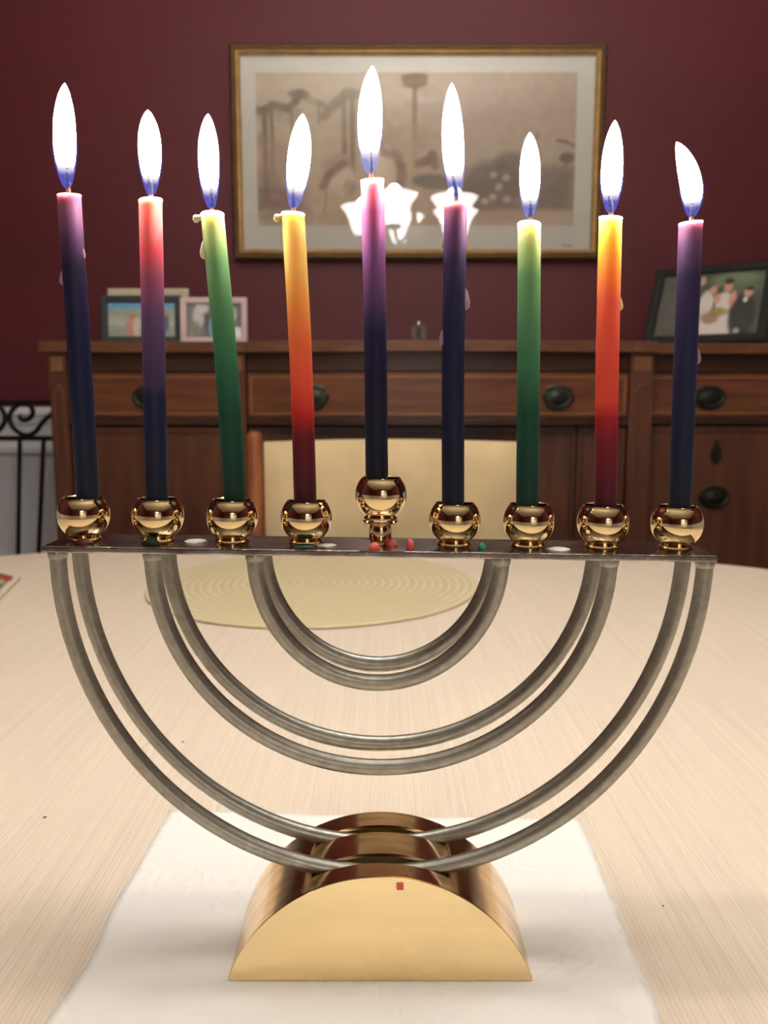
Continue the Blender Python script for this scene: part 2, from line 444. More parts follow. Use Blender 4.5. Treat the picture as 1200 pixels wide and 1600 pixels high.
# wall behind the photographer, with a doorway to a lit room
mb = MB()
DX0, DX1, DZ = 0.10, 1.35, 2.1
mb.box(X0 - .1, DX0, Y0 - .1, Y0, 0, ZC); mb.box(DX1, X1 + .1, Y0 - .1, Y0, 0, ZC); mb.box(DX0, DX1, Y0 - .1, Y0, DZ, ZC)
struct(mb.build('wall_front', 'wall_red'))
mb = MB(); mb.box(X0, DX0 - .08, Y0, Y0 + .006, 0, RAIL_Z); mb.box(DX1 + .08, X1, Y0, Y0 + .006, 0, RAIL_Z)
struct(mb.build('wall_front_wainscot', 'white_paint'))
mb = MB(); mb.box(DX0 - .08, DX0, Y0, Y0 + .02, 0, DZ + .08); mb.box(DX1, DX1 + .08, Y0, Y0 + .02, 0, DZ + .08); mb.box(DX0, DX1, Y0, Y0 + .02, DZ, DZ + .08)
struct(mb.build('trim_3', 'white_paint'))
struct(MB().box(X0 - .1, X1 + .1, Y0 - 2.2, WALL_Y + .1, -.1, 0).build('floor', 'wood_floor'))
struct(MB().box(X0 - .1, X1 + .1, Y0 - 2.2, WALL_Y + .1, ZC, ZC + .1).build('ceiling', 'ceiling'))
mb = MB(); mb.box(X0 - .1, X1 + .1, Y0 - 2.2, Y0 - 2.1, 0, ZC); mb.box(X0 - .1, X0, Y0 - 2.1, Y0 - .1, 0, ZC); mb.box(X1, X1 + .1, Y0 - 2.1, Y0 - .1, 0, ZC)
struct(mb.build('wall_hall', 'white_paint'))
ld = bpy.data.lights.new('hall_ceiling_lamp', 'AREA'); ld.energy = HALL_LAMP; ld.size = 0.6; ld.color = (1, .9, .78)
lo = bpy.data.objects.new('hall_ceiling_lamp', ld); COL.objects.link(lo); lo.location = (0.7, Y0 - 1.1, ZC - .05)

# ------------------------------------------------------------------ chandelier over the table
CH = Vector((0.142, 0.58, 0))
SHZ = 1.825
ch = empty('chandelier', (CH.x, CH.y, SHZ))
tag(ch, 'bronze chandelier with five upturned frosted glass shades above the table', 'chandelier')
MB().lathe([(.001, -.16), (.012, -.15), (.02, -.13), (.012, -.11), (.03, -.08), (.045, -.04), (.03, .0), (.014, .03), (.012, ZC - SHZ - .03), (.06, ZC - SHZ - .025), (.065, ZC - SHZ)], (CH.x, CH.y, SHZ), 24).build('column', 'brass_dark', ch, True)
for k in range(5):
    a = math.radians(-24 + 72 * k)
    d = Vector((math.sin(a), math.cos(a), 0))
    p = Vector((CH.x, CH.y, SHZ))
    path = catmull([p + d * .03 + Vector((0, 0, -.04)), p + d * .12 + Vector((0, 0, -.11)), p + d * .19 + Vector((0, 0, -.10)), p + d * .24 + Vector((0, 0, -.05))], 8)
    arm = MB().sweep(path, .008, 10).build('arm', 'brass_dark', ch, True)
    c = p + d * .24 + Vector((0, 0, -.05))
    MB().lathe([(.012, -.005), (.032, 0), (.034, .012), (.02, .02)], c, 24).build('cup', 'brass_dark', arm, True)
    pr = [(.028, .012), (.046, .022), (.060, .050), (.070, .085), (.086, .120), (.108, .145), (.106, .147), (.083, .123), (.066, .087), (.056, .052), (.042, .026), (.02, .018)]
    MB().lathe(pr, c, 32, closed=False).build('shade', 'shade', ch, True)
    bulb = bpy.data.lights.new('bulb', 'POINT'); bulb.energy = LAMP_BULB; bulb.shadow_soft_size = .03; bulb.color = (1, .99, .985)
    bo = bpy.data.objects.new('bulb', bulb); COL.objects.link(bo); bo.parent = ch; bo.location = c + Vector((0, 0, .158)) - Vector((CH.x, CH.y, SHZ))

# ------------------------------------------------------------------ dining table and cloth
TX, TY, TA, TB = -0.12, 0.55, 1.15, 1.02
tb = empty('dining_table', (TX, TY, 0)); tag(tb, 'oval pedestal dining table hidden under the cream cloth', 'table')
MB().lathe([(.02, TABLE - .034), (.97, TABLE - .034), (.985, TABLE - .02), (.97, TABLE - .004), (.02, TABLE - .004)], (TX, TY, 0), 96, sx=TA, sy=TB).build('tabletop', 'mahogany', tb, True)
MB().lathe([(.20, .03), (.20, .07), (.10, .12), (.07, .2), (.09, .35), (.06, .5), (.10, .65), (.22, TABLE - .036)], (TX, TY, 0), 32).build('pedestal', 'mahogany', tb, True)
for k in range(4):
    a = PI / 4 + k * PI / 2
    d = Vector((math.cos(a), math.sin(a), 0))
    pts = catmull([Vector((TX, TY, .20)) + d * .06, Vector((TX, TY, .16)) + d * .25, Vector((TX, TY, .06)) + d * .45, Vector((TX, TY, .025)) + d * .55], 6)
    MB().sweep(pts, [.035] * (len(pts) - 4) + [.03, .028, .026, .024], 10).build('foot', 'mahogany', tb, True)
# cloth: top, rounded edge, hanging skirt with folds
mb = MB(); SEG = 240
rings_ = [(0.02, 0), (0.3, 0), (0.6, 0), (0.85, 0), (0.95, 0), (0.985, 0), (0.996, -.002), (1.002, -.007), (1.005, -.016), (1.006, -.05), (1.006, -.12), (1.006, -.22)]
vs = []
for i, (r, z) in enumerate(rings_):
    for k in range(SEG):
        a = 2 * PI * k / SEG
        wv = 0.016 * max(0, (-z - .01) / .21) * math.sin(a * 22 + math.sin(a * 5))
        vs.append((TX + (r + wv) * TA * math.cos(a), TY + (r + wv) * TB * math.sin(a), TABLE + z))
fs = [(i * SEG + k, i * SEG + (k + 1) % SEG, (i + 1) * SEG + (k + 1) % SEG, (i + 1) * SEG + k) for i in range(len(rings_) - 1) for k in range(SEG)]
fs.append(tuple(range(SEG)))
tc_ = MB().add(vs, fs).build('tablecloth', 'cloth', None, True, origin=(TX, TY, TABLE), recalc=True)
tag(tc_, 'cream finely ribbed tablecloth covering the dining table', 'tablecloth')

# ------------------------------------------------------------------ sideboard
SY = 1.85
def sz(y, Y=SY): return at(600, y, Y).z
def sx_(x, y=600, Y=SY): return at(x, y, Y).x
BACK = 2.32
SB_TOP = sz(534)
sb = empty('sideboard', (0.12, 2.08, 0))
tag(sb, 'long mahogany sideboard with drawers and oval pulls against the burgundy wall', 'sideboard')
xl, xr = sx_(78), sx_(1296)
CX0, CX1 = sx_(384), sx_(984)
WING = 0.055
def fy(x):                      # plan of the front: flush left, gently bowed centre, set-back right wing
    if x < CX0: return SY
    if x <= CX1 + .001:
        t = (x - CX0) / (CX1 - CX0); return SY - 0.035 * math.sin(PI * t)
    if x < sx_(1021): return SY - .004
    return SY + WING
def slab(name, x0, x1, z0, z1, mat, out=0.0, back=None, n=1, parent=sb, bev=.0015, f=fy):
    """a board whose front follows the plan of the sideboard"""
    mb = MB(); vs = []; fs = []
    xs = [x0 + (x1 - x0) * i / n for i in range(n + 1)]
    mid = (x0 + x1) / 2
    for x in xs:
        y = (f(x) if n > 1 else f(mid)) - out
        b = (y + 0.02) if back is None else back
        vs += [(x, y, z0), (x, y, z1), (x, b, z1), (x, b, z0)]
    for i in range(n):
        a = 4 * i
        for j in range(4):
            k = (j + 1) % 4
            fs.append((a + j, a + k, a + 4 + k, a + 4 + j))
    fs.append((3, 2, 1, 0)); e = 4 * n; fs.append((e, e + 1, e + 2, e + 3))
    return mb.add(vs, fs).build(name, mat, parent, bevel=bev)
zs_t0 = sz(551)
# top boards
slab('top_board', sx_(67), CX0, zs_t0, SB_TOP, 'mahogany_top', .015, BACK)
slab('top_board', CX0, CX1, zs_t0, SB_TOP, 'mahogany_top', .015, BACK, 16)
slab('top_board', CX1, sx_(1022), zs_t0, SB_TOP, 'mahogany_top', .015, BACK)
slab('top_board', sx_(1022), xr + .012, zs_t0, SB_TOP, 'mahogany_top', .015, BACK)
# carcass behind the fronts
zb = 0.14
car = MB(); car.box(xl, sx_(1021), SY + .03, BACK, zb, zs_t0); car.box(sx_(1021), xr, SY + WING + .03, BACK, zb, zs_t0)
car.build('carcass', 'mahogany_dark', sb)
z_f0, z_f1 = sz(581), sz(551.5)
z_d0, z_d1 = sz(652), sz(583)
z_m0, z_m1 = sz(664), sz(653)
PIL = [(78, 105), (352, 384), (984, 1020), (1262, 1294)]
SEC = [(106, 351, 1), (385, 983, 16), (1021.5, 1261, 1)]
for a, b, n in SEC:
    slab('frieze', sx_(a), sx_(b), z_f0, z_f1, 'mahogany_dark', -.006, SY + .065 if a < 1000 else SY + WING + .035, n)
    slab('moulding', sx_(a), sx_(b), z_m0, z_m1, 'mahogany_dark', .006, SY + .05 if a < 1000 else SY + WING + .035, n)
def oval_pull(c, parent, w=.037, h=.028):
    p = MB()
    prof = [(1.0, 0), (1.0, .0015), (.88, .003), (.80, .0022), (.45, .0035), (.30, .006), (.01, .007)]
    vs = []; fs = []; seg = 32
    for r, d in prof:
        for k in range(seg):
            a = 2 * PI * k / seg
            vs.append((c.x + w * r * math.cos(a), c.y - d, c.z + h * r * math.sin(a)))
    for i in range(len(prof) - 1):
        for k in range(seg):
            fs.append((i * seg + k, i * seg + (k + 1) % seg, (i + 1) * seg + (k + 1) % seg, (i + 1) * seg + k))
    fs.append(tuple(range(seg))); fs.append(tuple((len(prof) - 1) * seg + k for k in range(seg)))
    p.add(vs, fs)
    # hanging bail and its two posts
    bail = [(c.x + w * .78 * math.cos(a), c.y - .010 - .004 * math.sin(-a), c.z + .004 + h * .85 * math.sin(a)) for a in [PI + PI * i / 16 for i in range(17)]]
    p.sweep(bail, .0026, 8)
    for s in (-1, 1):
        p.sweep([(c.x + s * w * .78, c.y, c.z + .004), (c.x + s * w * .78, c.y - .012, c.z + .004)], [.004, .0045], 10)
    return p.build('pull', 'bronze', parent, True)
def drawer(a, b, n, pulls):
    d = slab('drawer', sx_(a + 1), sx_(b - 1), z_d0, z_d1, 'mahogany', 0.0, None if n == 1 else SY + .03, n)
    # cockbeaded inlay lines around the face
    for (u0, u1, v0, v1) in ((a + 6, b - 6, 588, 590.5), (a + 6, b - 6, 645, 647.5)):
        slab('inlay_line', sx_(u0), sx_(u1), sz(v1), sz(v0), 'inlay', .0022, None if n == 1 else SY + .03, n, d, 0)
    for u in (a + 6, b - 8):
        slab('inlay_line', sx_(u), sx_(u + 2.5), sz(645), sz(590.5), 'inlay', .0022, None, 1, d, 0)
    for px in pulls:
        x = sx_(px)
        oval_pull(Vector((x, fy(x), sz(621))), d)
drawer(106, 351, 1, [232])
drawer(385, 983, 16, [492, 868])
drawer(1021.5, 1261, 1, [1124])
# doors
z_dr1 = sz(667)
def door(a, b, y, pulls=()):
    f = lambda x: y
    d = slab('door', sx_(a + 1), sx_(b - 1), zb + .02, z_dr1, 'mahogany_v', 0, y + .022, 1, sb, .0015, f)
    for (u0, u1, v0, v1) in ((sx_(a + 8), sx_(b - 8), z_dr1 - .016, z_dr1 - .013), (sx_(a + 8), sx_(b - 8), zb + .033, zb + .036)):
        slab('inlay_line', u0, u1, v0, v1, 'mahogany_dark', .0015, y + .004, 1, d, 0, f)
    for u in (sx_(a + 8), sx_(b - 10)):
        slab('inlay_line', u, u + .003, zb + .036, z_dr1 - .016, 'mahogany_dark', .0015, y + .004, 1, d, 0, f)
    return d
door(106, 351, SY + .004)
for a, b in ((385, 465), (465, 905), (905, 983)):
    door(a, b, SY + .008)
dr = door(1021.5, 1261, SY + WING + .004)
x = at(1116, 777, SY + WING).x
oval_pull(Vector((x, SY + WING + .004, at(1116, 777, SY + WING).z)), dr, .036, .027)
ez = at(1116, 706, SY + WING).z
e = MB().prism([(x + .011 * math.sin(t) * (1 + .5 * math.cos(t)), ez + .028 * math.cos(t + PI)) for t in [2 * PI * k / 24 for k in range(24)]], SY + WING + .001, SY + WING + .006)
e.build('escutcheon', 'bronze', dr)
# pilasters with reeded capitals and a lancet panel
for (a, b) in PIL:
    x0, x1 = sx_(a), sx_(b)
    y = SY - .004 if a < 1100 else SY + WING
    p = MB().box(x0, x1, y, y + .04, .1, zs_t0 - .001).build('pilaster', 'mahogany_v', sb, bevel=.001)
    cw = (x1 - x0) * .72; xm = (x0 + x1) / 2; n = 7
    MB().box(xm - cw / 2, xm + cw / 2, y - .001, y + .002, sz(580), sz(557)).build('capital', 'mahogany_dark', p)
    for i in range(n):
        xa = xm - cw / 2 + cw * i / n
        MB().sweep([(xa + cw / n / 2, y - .0015, sz(580)), (xa + cw / n / 2, y - .0015, sz(557))], cw / n * .38, 8).build('reed', 'inlay', p, True)
    hw = (x1 - x0) * .26; zt = sz(600)
    out = [(xm - hw, .2), (xm - hw, zt - .02), (xm - hw * .6, zt - .008), (xm, zt), (xm + hw * .6, zt - .008), (xm + hw, zt - .02), (xm + hw, .2)]
    MB().sweep([(u, y, v) for u, v in out], .0022, 6).build('lancet_moulding', 'mahogany', p)
    MB().lathe([(.018, 0), (.022, .02), (.016, .05), (.024, .1)], (xm, y + .03, 0), 16).build('foot', 'mahogany_v', sb, True)
for (a, b) in (PIL[0], PIL[-1]):
    xm = (sx_(a) + sx_(b)) / 2
    MB().lathe([(.018, 0), (.022, .02), (.016, .05), (.024, zb)], (xm, BACK - .04, 0), 16).build('foot', 'mahogany_v', sb, True)

# ------------------------------------------------------------------ painted prints (flat ink, colours per vertex)
def ink_plane(name, w, h, nx, ny, fn, mat, parent, frame, depth=0.0):
    """frame(u,v,d) -> world point; fn(U,V) -> linear colour array, V upward"""
    U, V = np.meshgrid(np.linspace(0, 1, nx), np.linspace(0, 1, ny))
    C = np.clip(fn(U, V), 0, 255) / 255.0
    C = np.where(C <= 0.04045, C / 12.92, ((C + 0.055) / 1.055) ** 2.4)
    vs = [tuple(frame(u, v, depth)) for u, v in zip(U.ravel(), V.ravel())]
    fs = [(j * nx + i, j * nx + i + 1, (j + 1) * nx + i + 1, (j + 1) * nx + i) for j in range(ny - 1) for i in range(nx - 1)]
    ob = MB().add(vs, fs).build(name, mat, parent, recalc=False)
    a = ob.data.color_attributes.new('ink', 'FLOAT_COLOR', 'POINT')
    rgba = np.ones((nx * ny, 4), np.float32); rgba[:, :3] = C.reshape(-1, 3)
    a.data.foreach_set('color', rgba.ravel())
    return ob
class Ink:
    def __init__(s, U, V, bg): s.U, s.V = U, V; s.C = np.ones(U.shape + (3,)) * np.array(bg, float)
    def _mix(s, m, col, op): m = np.clip(m, 0, 1)[..., None] * op; s.C = s.C * (1 - m) + np.array(col, float) * m; return s
    def ell(s, x, y, a, b, col, op=1.0, soft=.25, rot=0.0, asp=1.0):
        dx = (s.U - x) * asp; dy = s.V - y; c, n = math.cos(rot), math.sin(rot)
        r = np.sqrt(((dx * c + dy * n) / (a * asp)) ** 2 + ((-dx * n + dy * c) / b) ** 2)
        return s._mix((1 + soft / 2 - r) / soft, col, op)
    def rect(s, x0, x1, y0, y1, col, op=1.0, soft=.01):
        m = np.minimum(np.minimum(s.U - x0, x1 - s.U), np.minimum(s.V - y0, y1 - s.V)) / soft + .5
        return s._mix(m, col, op)
    def line(s, pts, wd, col, op=1.0, asp=1.0):
        for (x0, y0), (x1, y1) in zip(pts[:-1], pts[1:]):
            ax, ay = (x1 - x0) * asp, y1 - y0; L = ax * ax + ay * ay + 1e-9
            t = np.clip(((s.U - x0) * asp * ax + (s.V - y0) * ay) / L, 0, 1)
            d = np.hypot((s.U - x0) * asp - t * ax, s.V - y0 - t * ay)
            s._mix((wd - d) / (wd * .5) + .2, col, op)
        return s
    def grain(s, amp, seed=0, cell=6):
        rng = np.random.default_rng(seed)
        n = rng.normal(size=(s.U.shape[0] // cell + 2, s.U.shape[1] // cell + 2))
        n = np.kron(n, np.ones((cell, cell)))[:s.U.shape[0], :s.U.shape[1]]
        k = np.ones(cell) / cell
        n = np.apply_along_axis(lambda r: np.convolve(r, k, 'same'), 1, n); n = np.apply_along_axis(lambda r: np.convolve(r, k, 'same'), 0, n)
        s.C += n[..., None] * amp; return s

# ------------------------------------------------------------------ framed picture on the wall
PY = WALL_Y - .03          # plane of the frame's inner lip
def PW(px, py): return at(px, py, PY)
pl, pt = at(358, 68, PY).x, at(600, 68, PY).z
pr_, pb = at(941, 300, PY).x, at(600, 405, PY).z
pl = at(362, 240, PY).x
pic = empty('framed_picture', ((pl + pr_) / 2, WALL_Y, pb))
tag(pic, 'large gold framed misty landscape print hanging on the burgundy wall', 'picture')
cx, cz = (pl + pr_) / 2, (pb + pt) / 2
W2, H2 = (pr_ - pl) / 2, (pt - pb) / 2
def frame_ring(name, prof, mat, parent):
    """prof: (inset from outer edge, y) closed outline, mitred round the rectangle"""
    vs = []; n = len(prof)
    for sx, szn in ((-1, -1), (1, -1), (1, 1), (-1, 1)):
        for ins, y in prof: vs.append((cx + sx * (W2 - ins), y, cz + szn * (H2 - ins)))
    fs = []
    for c in range(4):
        for i in range(n):
            j = (i + 1) % n; c2 = (c + 1) % 4
            fs.append((c * n + i, c * n + j, c2 * n + j, c2 * n + i))
    return MB().add(vs, fs).build(name, mat, parent)
yb = WALL_Y - .001
frame_ring('frame_outer_moulding', [(0, yb), (0, PY + .004), (.006, PY - .004), (.010, PY - .004), (.013, PY), (.013, yb)], 'gold_dark', pic)
frame_ring('frame_inner_moulding', [(.0132, yb), (.0132, PY + .001), (.016, PY - .006), (.019, PY - .003), (.0215, PY - .005), (.024, PY + .002), (.026, PY + .004), (.026, yb)], 'gold_frame', pic)
ins = .0265
MB().box(cx - W2 + ins, cx + W2 - ins, PY + .014, PY + .018, cz - H2 + ins, cz + H2 - ins).build('mat_board', 'mat_board', pic)
GP = PY + .008
MB().box(cx - W2 + ins, cx + W2 - ins, GP, GP + .0025, cz - H2 + ins, cz + H2 - ins).build('glass', 'glass', pic)
a0, a1 = at(400, 230, PY).x, at(901, 230, PY).x
b0, b1 = at(600, 351, PY).z, at(600, 110, PY).z
ASP = (a1 - a0) / (b1 - b0)
def landscape(U, V):
    k = Ink(U, V, (182, 168, 154))
    px = lambda x: (x - 400) / 501.0
    py = lambda y: 1 - (y - 110) / 241.0
    k.ell(.35, .55, .5, .5, (192, 182, 168), .6, 1.2).ell(.75, .8, .35, .3, (172, 156, 146), .6, 1.2).ell(.8, .45, .2, .18, (186, 178, 168), .6, 1.0)
    D = (128, 116, 100); Dm = (150, 138, 122)
    # hanging mossy branch and trunks, left
    k.line([(0, py(169)), (px(415), py(168)), (px(425), py(160)), (px(450), py(165)), (px(462), py(155)), (px(470), py(142)), (px(478), py(145))], .03, D, .75, ASP)
    k.ell(px(465), py(143), .028, .03, D, .8, .6, 0, ASP)
    k.line([(px(478), py(150)), (px(500), py(158)), (px(515), py(168)), (px(505), py(180))], .028, Dm, .6, ASP)
    for x, yb_, wd, op in ((413, 300, .022, .8), (424, 270, .015, .65), (455, 205, .012, .45), (497, 190, .01, .45), (537, 235, .02, .5), (550, 290, .02, .55)):
        k.line([(px(x), py(165 if x < 500 else 140)), (px(x + 1), py(yb_))], wd, D, op, ASP)
    k.line([(px(508), py(175)), (px(525), py(158)), (px(542), py(142)), (px(560), py(143))], .04, Dm, .7, ASP)
    for i in range(26):
        x = 402 + i * 2.8; k.line([(px(x), py(166)), (px(x), py(176 + 14 * ((i * 7) % 5) / 5))], .007, D, .3, ASP)
    k.ell(px(408), py(215), .02, .05, Dm, .6, .8, 0, ASP).ell(px(420), py(300), .05, .2, (160, 145, 135), .7, .8, 0, ASP).ell(px(430), py(245), .05, .12, (172, 158, 146), .6, .8, 0, ASP)
    k.rect(0, px(475), py(326), py(292), (142, 126, 120), .7, .05)
    k.ell(px(428), py(305), .02, .03, (165, 150, 145), .6, .6).ell(px(445), py(312), .02, .03, (165, 150, 145), .6, .6)
    # arching birds in the middle
    k.ell(px(528), py(262), .05, .10, (170, 155, 146), .7, .4, .3, ASP).ell(px(533), py(278), .045, .09, (204, 192, 178), .9, .4, .3, ASP)
    k.line([(px(503), py(288)), (px(515), py(268)), (px(538), py(252))], .032, (146, 130, 122), .7, ASP)
    k.ell(px(545), py(290), .02, .05, (160, 148, 138), .6, .5).line([(px(510), py(285)), (px(505), py(330))], .01, Dm, .5, ASP)
    k.ell(px(600), py(255), .04, .14, (214, 205, 192), .8, .4, .2, ASP).ell(px(620), py(262), .03, .13, (152, 136, 128), .75, .35, .25, ASP)
    k.ell(px(606), py(260), .026, .12, (206, 196, 184), .9, .35, .2, ASP)
    k.line([(px(590), py(215)), (px(600), py(235)), (px(625), py(242))], .03, (166, 150, 140), .6, ASP)
    k.ell(px(655), py(152), .09, .025, (190, 180, 170), .5, .6)
    k.line([(px(655), py(252)), (px(668), py(248)), (px(676), py(238)), (px(680), py(255))], .035, (150, 134, 126), .75, ASP)
    k.ell(px(680), py(281), .07, .05, (134, 130, 128), .75, .4, -.08, ASP)
    # dark shrubs with pale blossoms, right
    k.ell(px(775), py(285), .10, .16, (136, 128, 124), .8, .4, 0, ASP).ell(px(800), py(262), .06, .12, (140, 130, 126), .8, .4, 0, ASP).ell(px(745), py(300), .05, .12, (140, 130, 126), .7, .4, 0, ASP)
    k.ell(px(790), py(330), .09, .08, (150, 136, 130), .7, .5, 0, ASP).ell(px(760), py(330), .06, .08, (150, 136, 130), .7, .5, 0, ASP)
    for x, y in ((773, 270), (793, 274), (782, 289), (795, 309), (760, 312), (772, 305)): k.ell(px(x), py(y), .012, .022, (196, 188, 182), .8, .5)
    k.rect(px(835), 1.0, py(327), py(260), (134, 126, 122), .75, .06).ell(px(872), py(262), .1, .05, (150, 142, 136), .5, .8)
    k.rect(px(700), 1.0, py(352), py(327), (196, 182, 172), .6, .04)
    k.ell(px(888), py(243), .024, .035, (128, 114, 106), .85, .5, 0, ASP).line([(px(872), py(216)), (px(885), py(217)), (px(900), py(224))], .012, (134, 122, 114), .8, ASP)
    k.line([(px(887), py(248)), (px(886), py(262))], .008, (140, 128, 120), .7, ASP)
    k.line([(px(823), py(180)), (px(822), py(215))], .01, (186, 172, 160), .6, ASP).ell(px(841), py(209), .008, .02, (150, 140, 132), .7, .5)
    for x in (475, 646, 735, 823): k.rect(px(x), px(x + 1.5), 0, 1, (168, 156, 142), .25, .004)
    k.rect(0, 1, 0, .03, (190, 176, 162), .5, .03)
    k.C = (k.C - 172) * 1.35 + np.array((186, 182, 178))
    return k.grain(4, 3, 5).C
ink_plane('print', 1, 1, 260, 130, landscape, 'print', pic, lambda u, v, d: (a0 + (a1 - a0) * u, PY + .0135, b0 + (b1 - b0) * v))
sg = MB()   # pencilled signature under the print
s0 = at(880, 384, PY)
sg.sweep(catmull([(s0.x + .002 * i, PY + .0137, s0.z + .003 * ((i * 5) % 3)) for i in range(14)], 3), .0006, 5)
sg.build('signature', M['pewter'], pic)

# ------------------------------------------------------------------ photo frames on the sideboard
def photo_frame(px, w, h, Y, yaw, lean, fm, lip, paint, label, mount=None, deep=.014, frame_px_left=True):
    """px: photograph column of the frame's lower left corner; the frame leans back on an easel strut"""
    z0 = SB_TOP + .001
    p0 = at(px, 530, Y)
    ca, sa = math.cos(yaw), math.sin(yaw)
    rx = Vector((ca, -sa, 0)) ; nb = Vector((sa, ca, 0))        # along the frame; away from the viewer
    upv = (Vector((0, 0, 1)) * math.cos(lean) + nb * math.sin(lean)); back = nb * math.cos(lean) - Vector((0, 0, 1)) * math.sin(lean)
    o = Vector((p0.x, Y, z0 + deep * math.sin(lean)))
    root = empty('photo_frame', o + rx * w / 2); tag(root, label, 'photo frame')
    P = lambda u, v, d: o + rx * u + upv * v + back * d
    vs = []; prof = [(0, 0.003), (0, deep), (lip, deep), (lip, .005), (lip * .85, .001), (lip * .2, 0)]
    n = len(prof)
    for cu, cv in ((0, 0), (1, 0), (1, 1), (0, 1)):
        for i_, d in prof: vs.append(P(i_ if cu == 0 else w - i_, i_ if cv == 0 else h - i_, d))
    fs = [(c * n + i, c * n + (i + 1) % n, ((c + 1) % 4) * n + (i + 1) % n, ((c + 1) % 4) * n + i) for c in range(4) for i in range(n)]
    MB().add(vs, fs).build('frame', fm, root)
    bk = MB(); c8 = [P(u, v, d) for d in (.010, .0135) for u, v in ((lip * .9, lip * .9), (w - lip * .9, lip * .9), (w - lip * .9, h - lip * .9), (lip * .9, h - lip * .9))]
    bk.add(c8, [(0, 1, 2, 3), (7, 6, 5, 4), (0, 4, 5, 1), (1, 5, 6, 2), (2, 6, 7, 3), (3, 7, 4, 0)]).build('backing', 'black_frame', root)
    L = lip * .95; ma = mount or 0
    if mount:
        MB().add([P(u, v, .0085) for u, v in ((L, L), (w - L, L), (w - L, h - L), (L, h - L))], [(0, 1, 2, 3)]).build('mount', 'mat_board', root)
    i2 = L + ma
    ink_plane('photo', 1, 1, 90, 64, paint, 'photo', root, lambda u, v, d: P(i2 + (w - 2 * i2) * u, i2 + (h - 2 * i2) * v, .0075))
    # strut
    s = MB(); top = P(w / 2, h * .62, deep); reach = h * .45
    foot = Vector((top.x, top.y, z0 + .002)) + nb * reach * .6
    s.sweep([top, foot], .006, 6); s.build('strut', 'black_frame', root)
    return root
def beach(U, V):
    k = Ink(U, V, (186, 190, 178)); k.rect(0, 1, .78, 1.1, (120, 178, 214), 1, .12).rect(0, 1, .5, .8, (150, 160, 140), .7, .15).rect(0, 1, 0, .3, (150, 155, 145), .7, .2)
    k.ell(.36, .3, .09, .32, (205, 150, 140), 1, .4).ell(.42, .3, .05, .3, (220, 205, 195), .9, .4).ell(.38, .6, .05, .08, (190, 140, 115), 1, .4)
    k.ell(.62, .38, .09, .32, (206, 190, 158), 1, .4).ell(.63, .68, .05, .08, (200, 150, 120), 1, .4)
    k.ell(.82, .4, .08, .3, (90, 110, 130), 1, .4).ell(.82, .7, .05, .08, (190, 140, 115), 1, .4)
    k.rect(.0, .2, .4, .6, (190, 196, 186), .7, .1)
    return k.grain(5, 1, 4).C
def family(U, V):
    k = Ink(U, V, (120, 120, 118)); k.rect(0, .3, 0, 1, (150, 150, 148), .7, .2).ell(.22, .6, .1, .35, (210, 208, 206), .9, .4).ell(.3, .85, .12, .14, (222, 218, 214), .9, .4)
    k.ell(.14, .2, .12, .3, (150, 145, 138), .9, .4).ell(.45, .4, .1, .4, (95, 95, 98), .9, .4).ell(.46, .75, .06, .1, (200, 90, 85), .9, .4)
    k.ell(.46, .3, .06, .3, (150, 190, 210), .8, .4).ell(.7, .45, .15, .45, (110, 120, 115), .8, .4).ell(.92, .12, .1, .2, (230, 238, 240), 1, .3).ell(.85, .7, .08, .2, (190, 190, 186), .8, .4)
    return k.grain(6, 2, 4).C
def mirrorish(U, V):
    k = Ink(U, V, (172, 178, 178)); k.rect(.7, .82, 0, 1, (210, 214, 214), .8, .1).rect(0, .3, 0, 1, (190, 194, 192), .6, .2); return k.grain(4, 5, 5).C
def wedding(U, V):
    k = Ink(U, V, (74, 78, 70)); k.rect(0, .28, 0, 1, (92, 88, 84), .8, .2).ell(.72, .88, .25, .12, (112, 130, 96), .9, .6).ell(.8, .75, .18, .1, (92, 108, 80), .8, .6)
    k.ell(.28, .6, .05, .28, (190, 180, 172), .9, .4).ell(.40, .88, .03, .08, (196, 160, 140), .9, .4)
    k.ell(.47, .50, .07, .22, (214, 206, 198), 1, .3).ell(.52, .72, .035, .07, (204, 156, 136), 1, .3).ell(.55, .79, .03, .03, (150, 120, 95), 1, .4)
    k.ell(.45, .1, .12, .28, (196, 178, 166), .9, .4).ell(.6, .12, .17, .28, (218, 208, 202), 1, .3).ell(.64, .5, .08, .18, (216, 206, 198), 1, .3)
    k.ell(.66, .76, .04, .09, (206, 150, 132), 1, .3).ell(.66, .85, .045, .05, (70, 56, 44), 1, .3).ell(.72, .55, .035, .14, (208, 152, 134), 1, .3).ell(.57, .58, .035, .08, (208, 152, 134), 1, .3)
    k.ell(.6, .36, .09, .07, (150, 138, 74), .9, .5).ell(.53, .27, .08, .09, (140, 110, 84), .8, .5)
    k.ell(.83, .28, .12, .34, (44, 46, 46), 1, .3).ell(.86, .65, .04, .075, (206, 150, 130), 1, .3).ell(.87, .71, .04, .03, (48, 40, 36), 1, .3).ell(.84, .54, .02, .04, (220, 216, 210), 1, .3)
    k.ell(.80, .05, .03, .05, (190, 186, 180), .8, .4)
    return k.grain(3, 7, 4).C
def mw(a, b, Y): return at(b, 500, Y).x - at(a, 500, Y).x
photo_frame(168, mw(168, 294, 2.02), .135, 2.02, 0, .10, 'silver_frame', .020, mirrorish, 'champagne silver photo frame behind the slate frame and the pink frame')
photo_frame(157, mw(157, 284, 1.93), .108, 1.93, 0, .08, 'teal_frame', .016, beach, 'dark slate photo frame with a sunny beach snapshot on the sideboard')
photo_frame(281, mw(281, 386, 1.925), .103, 1.925, 0, .08, 'pink_frame', .014, family, 'pale pink photo frame with a grey family snapshot on the sideboard')
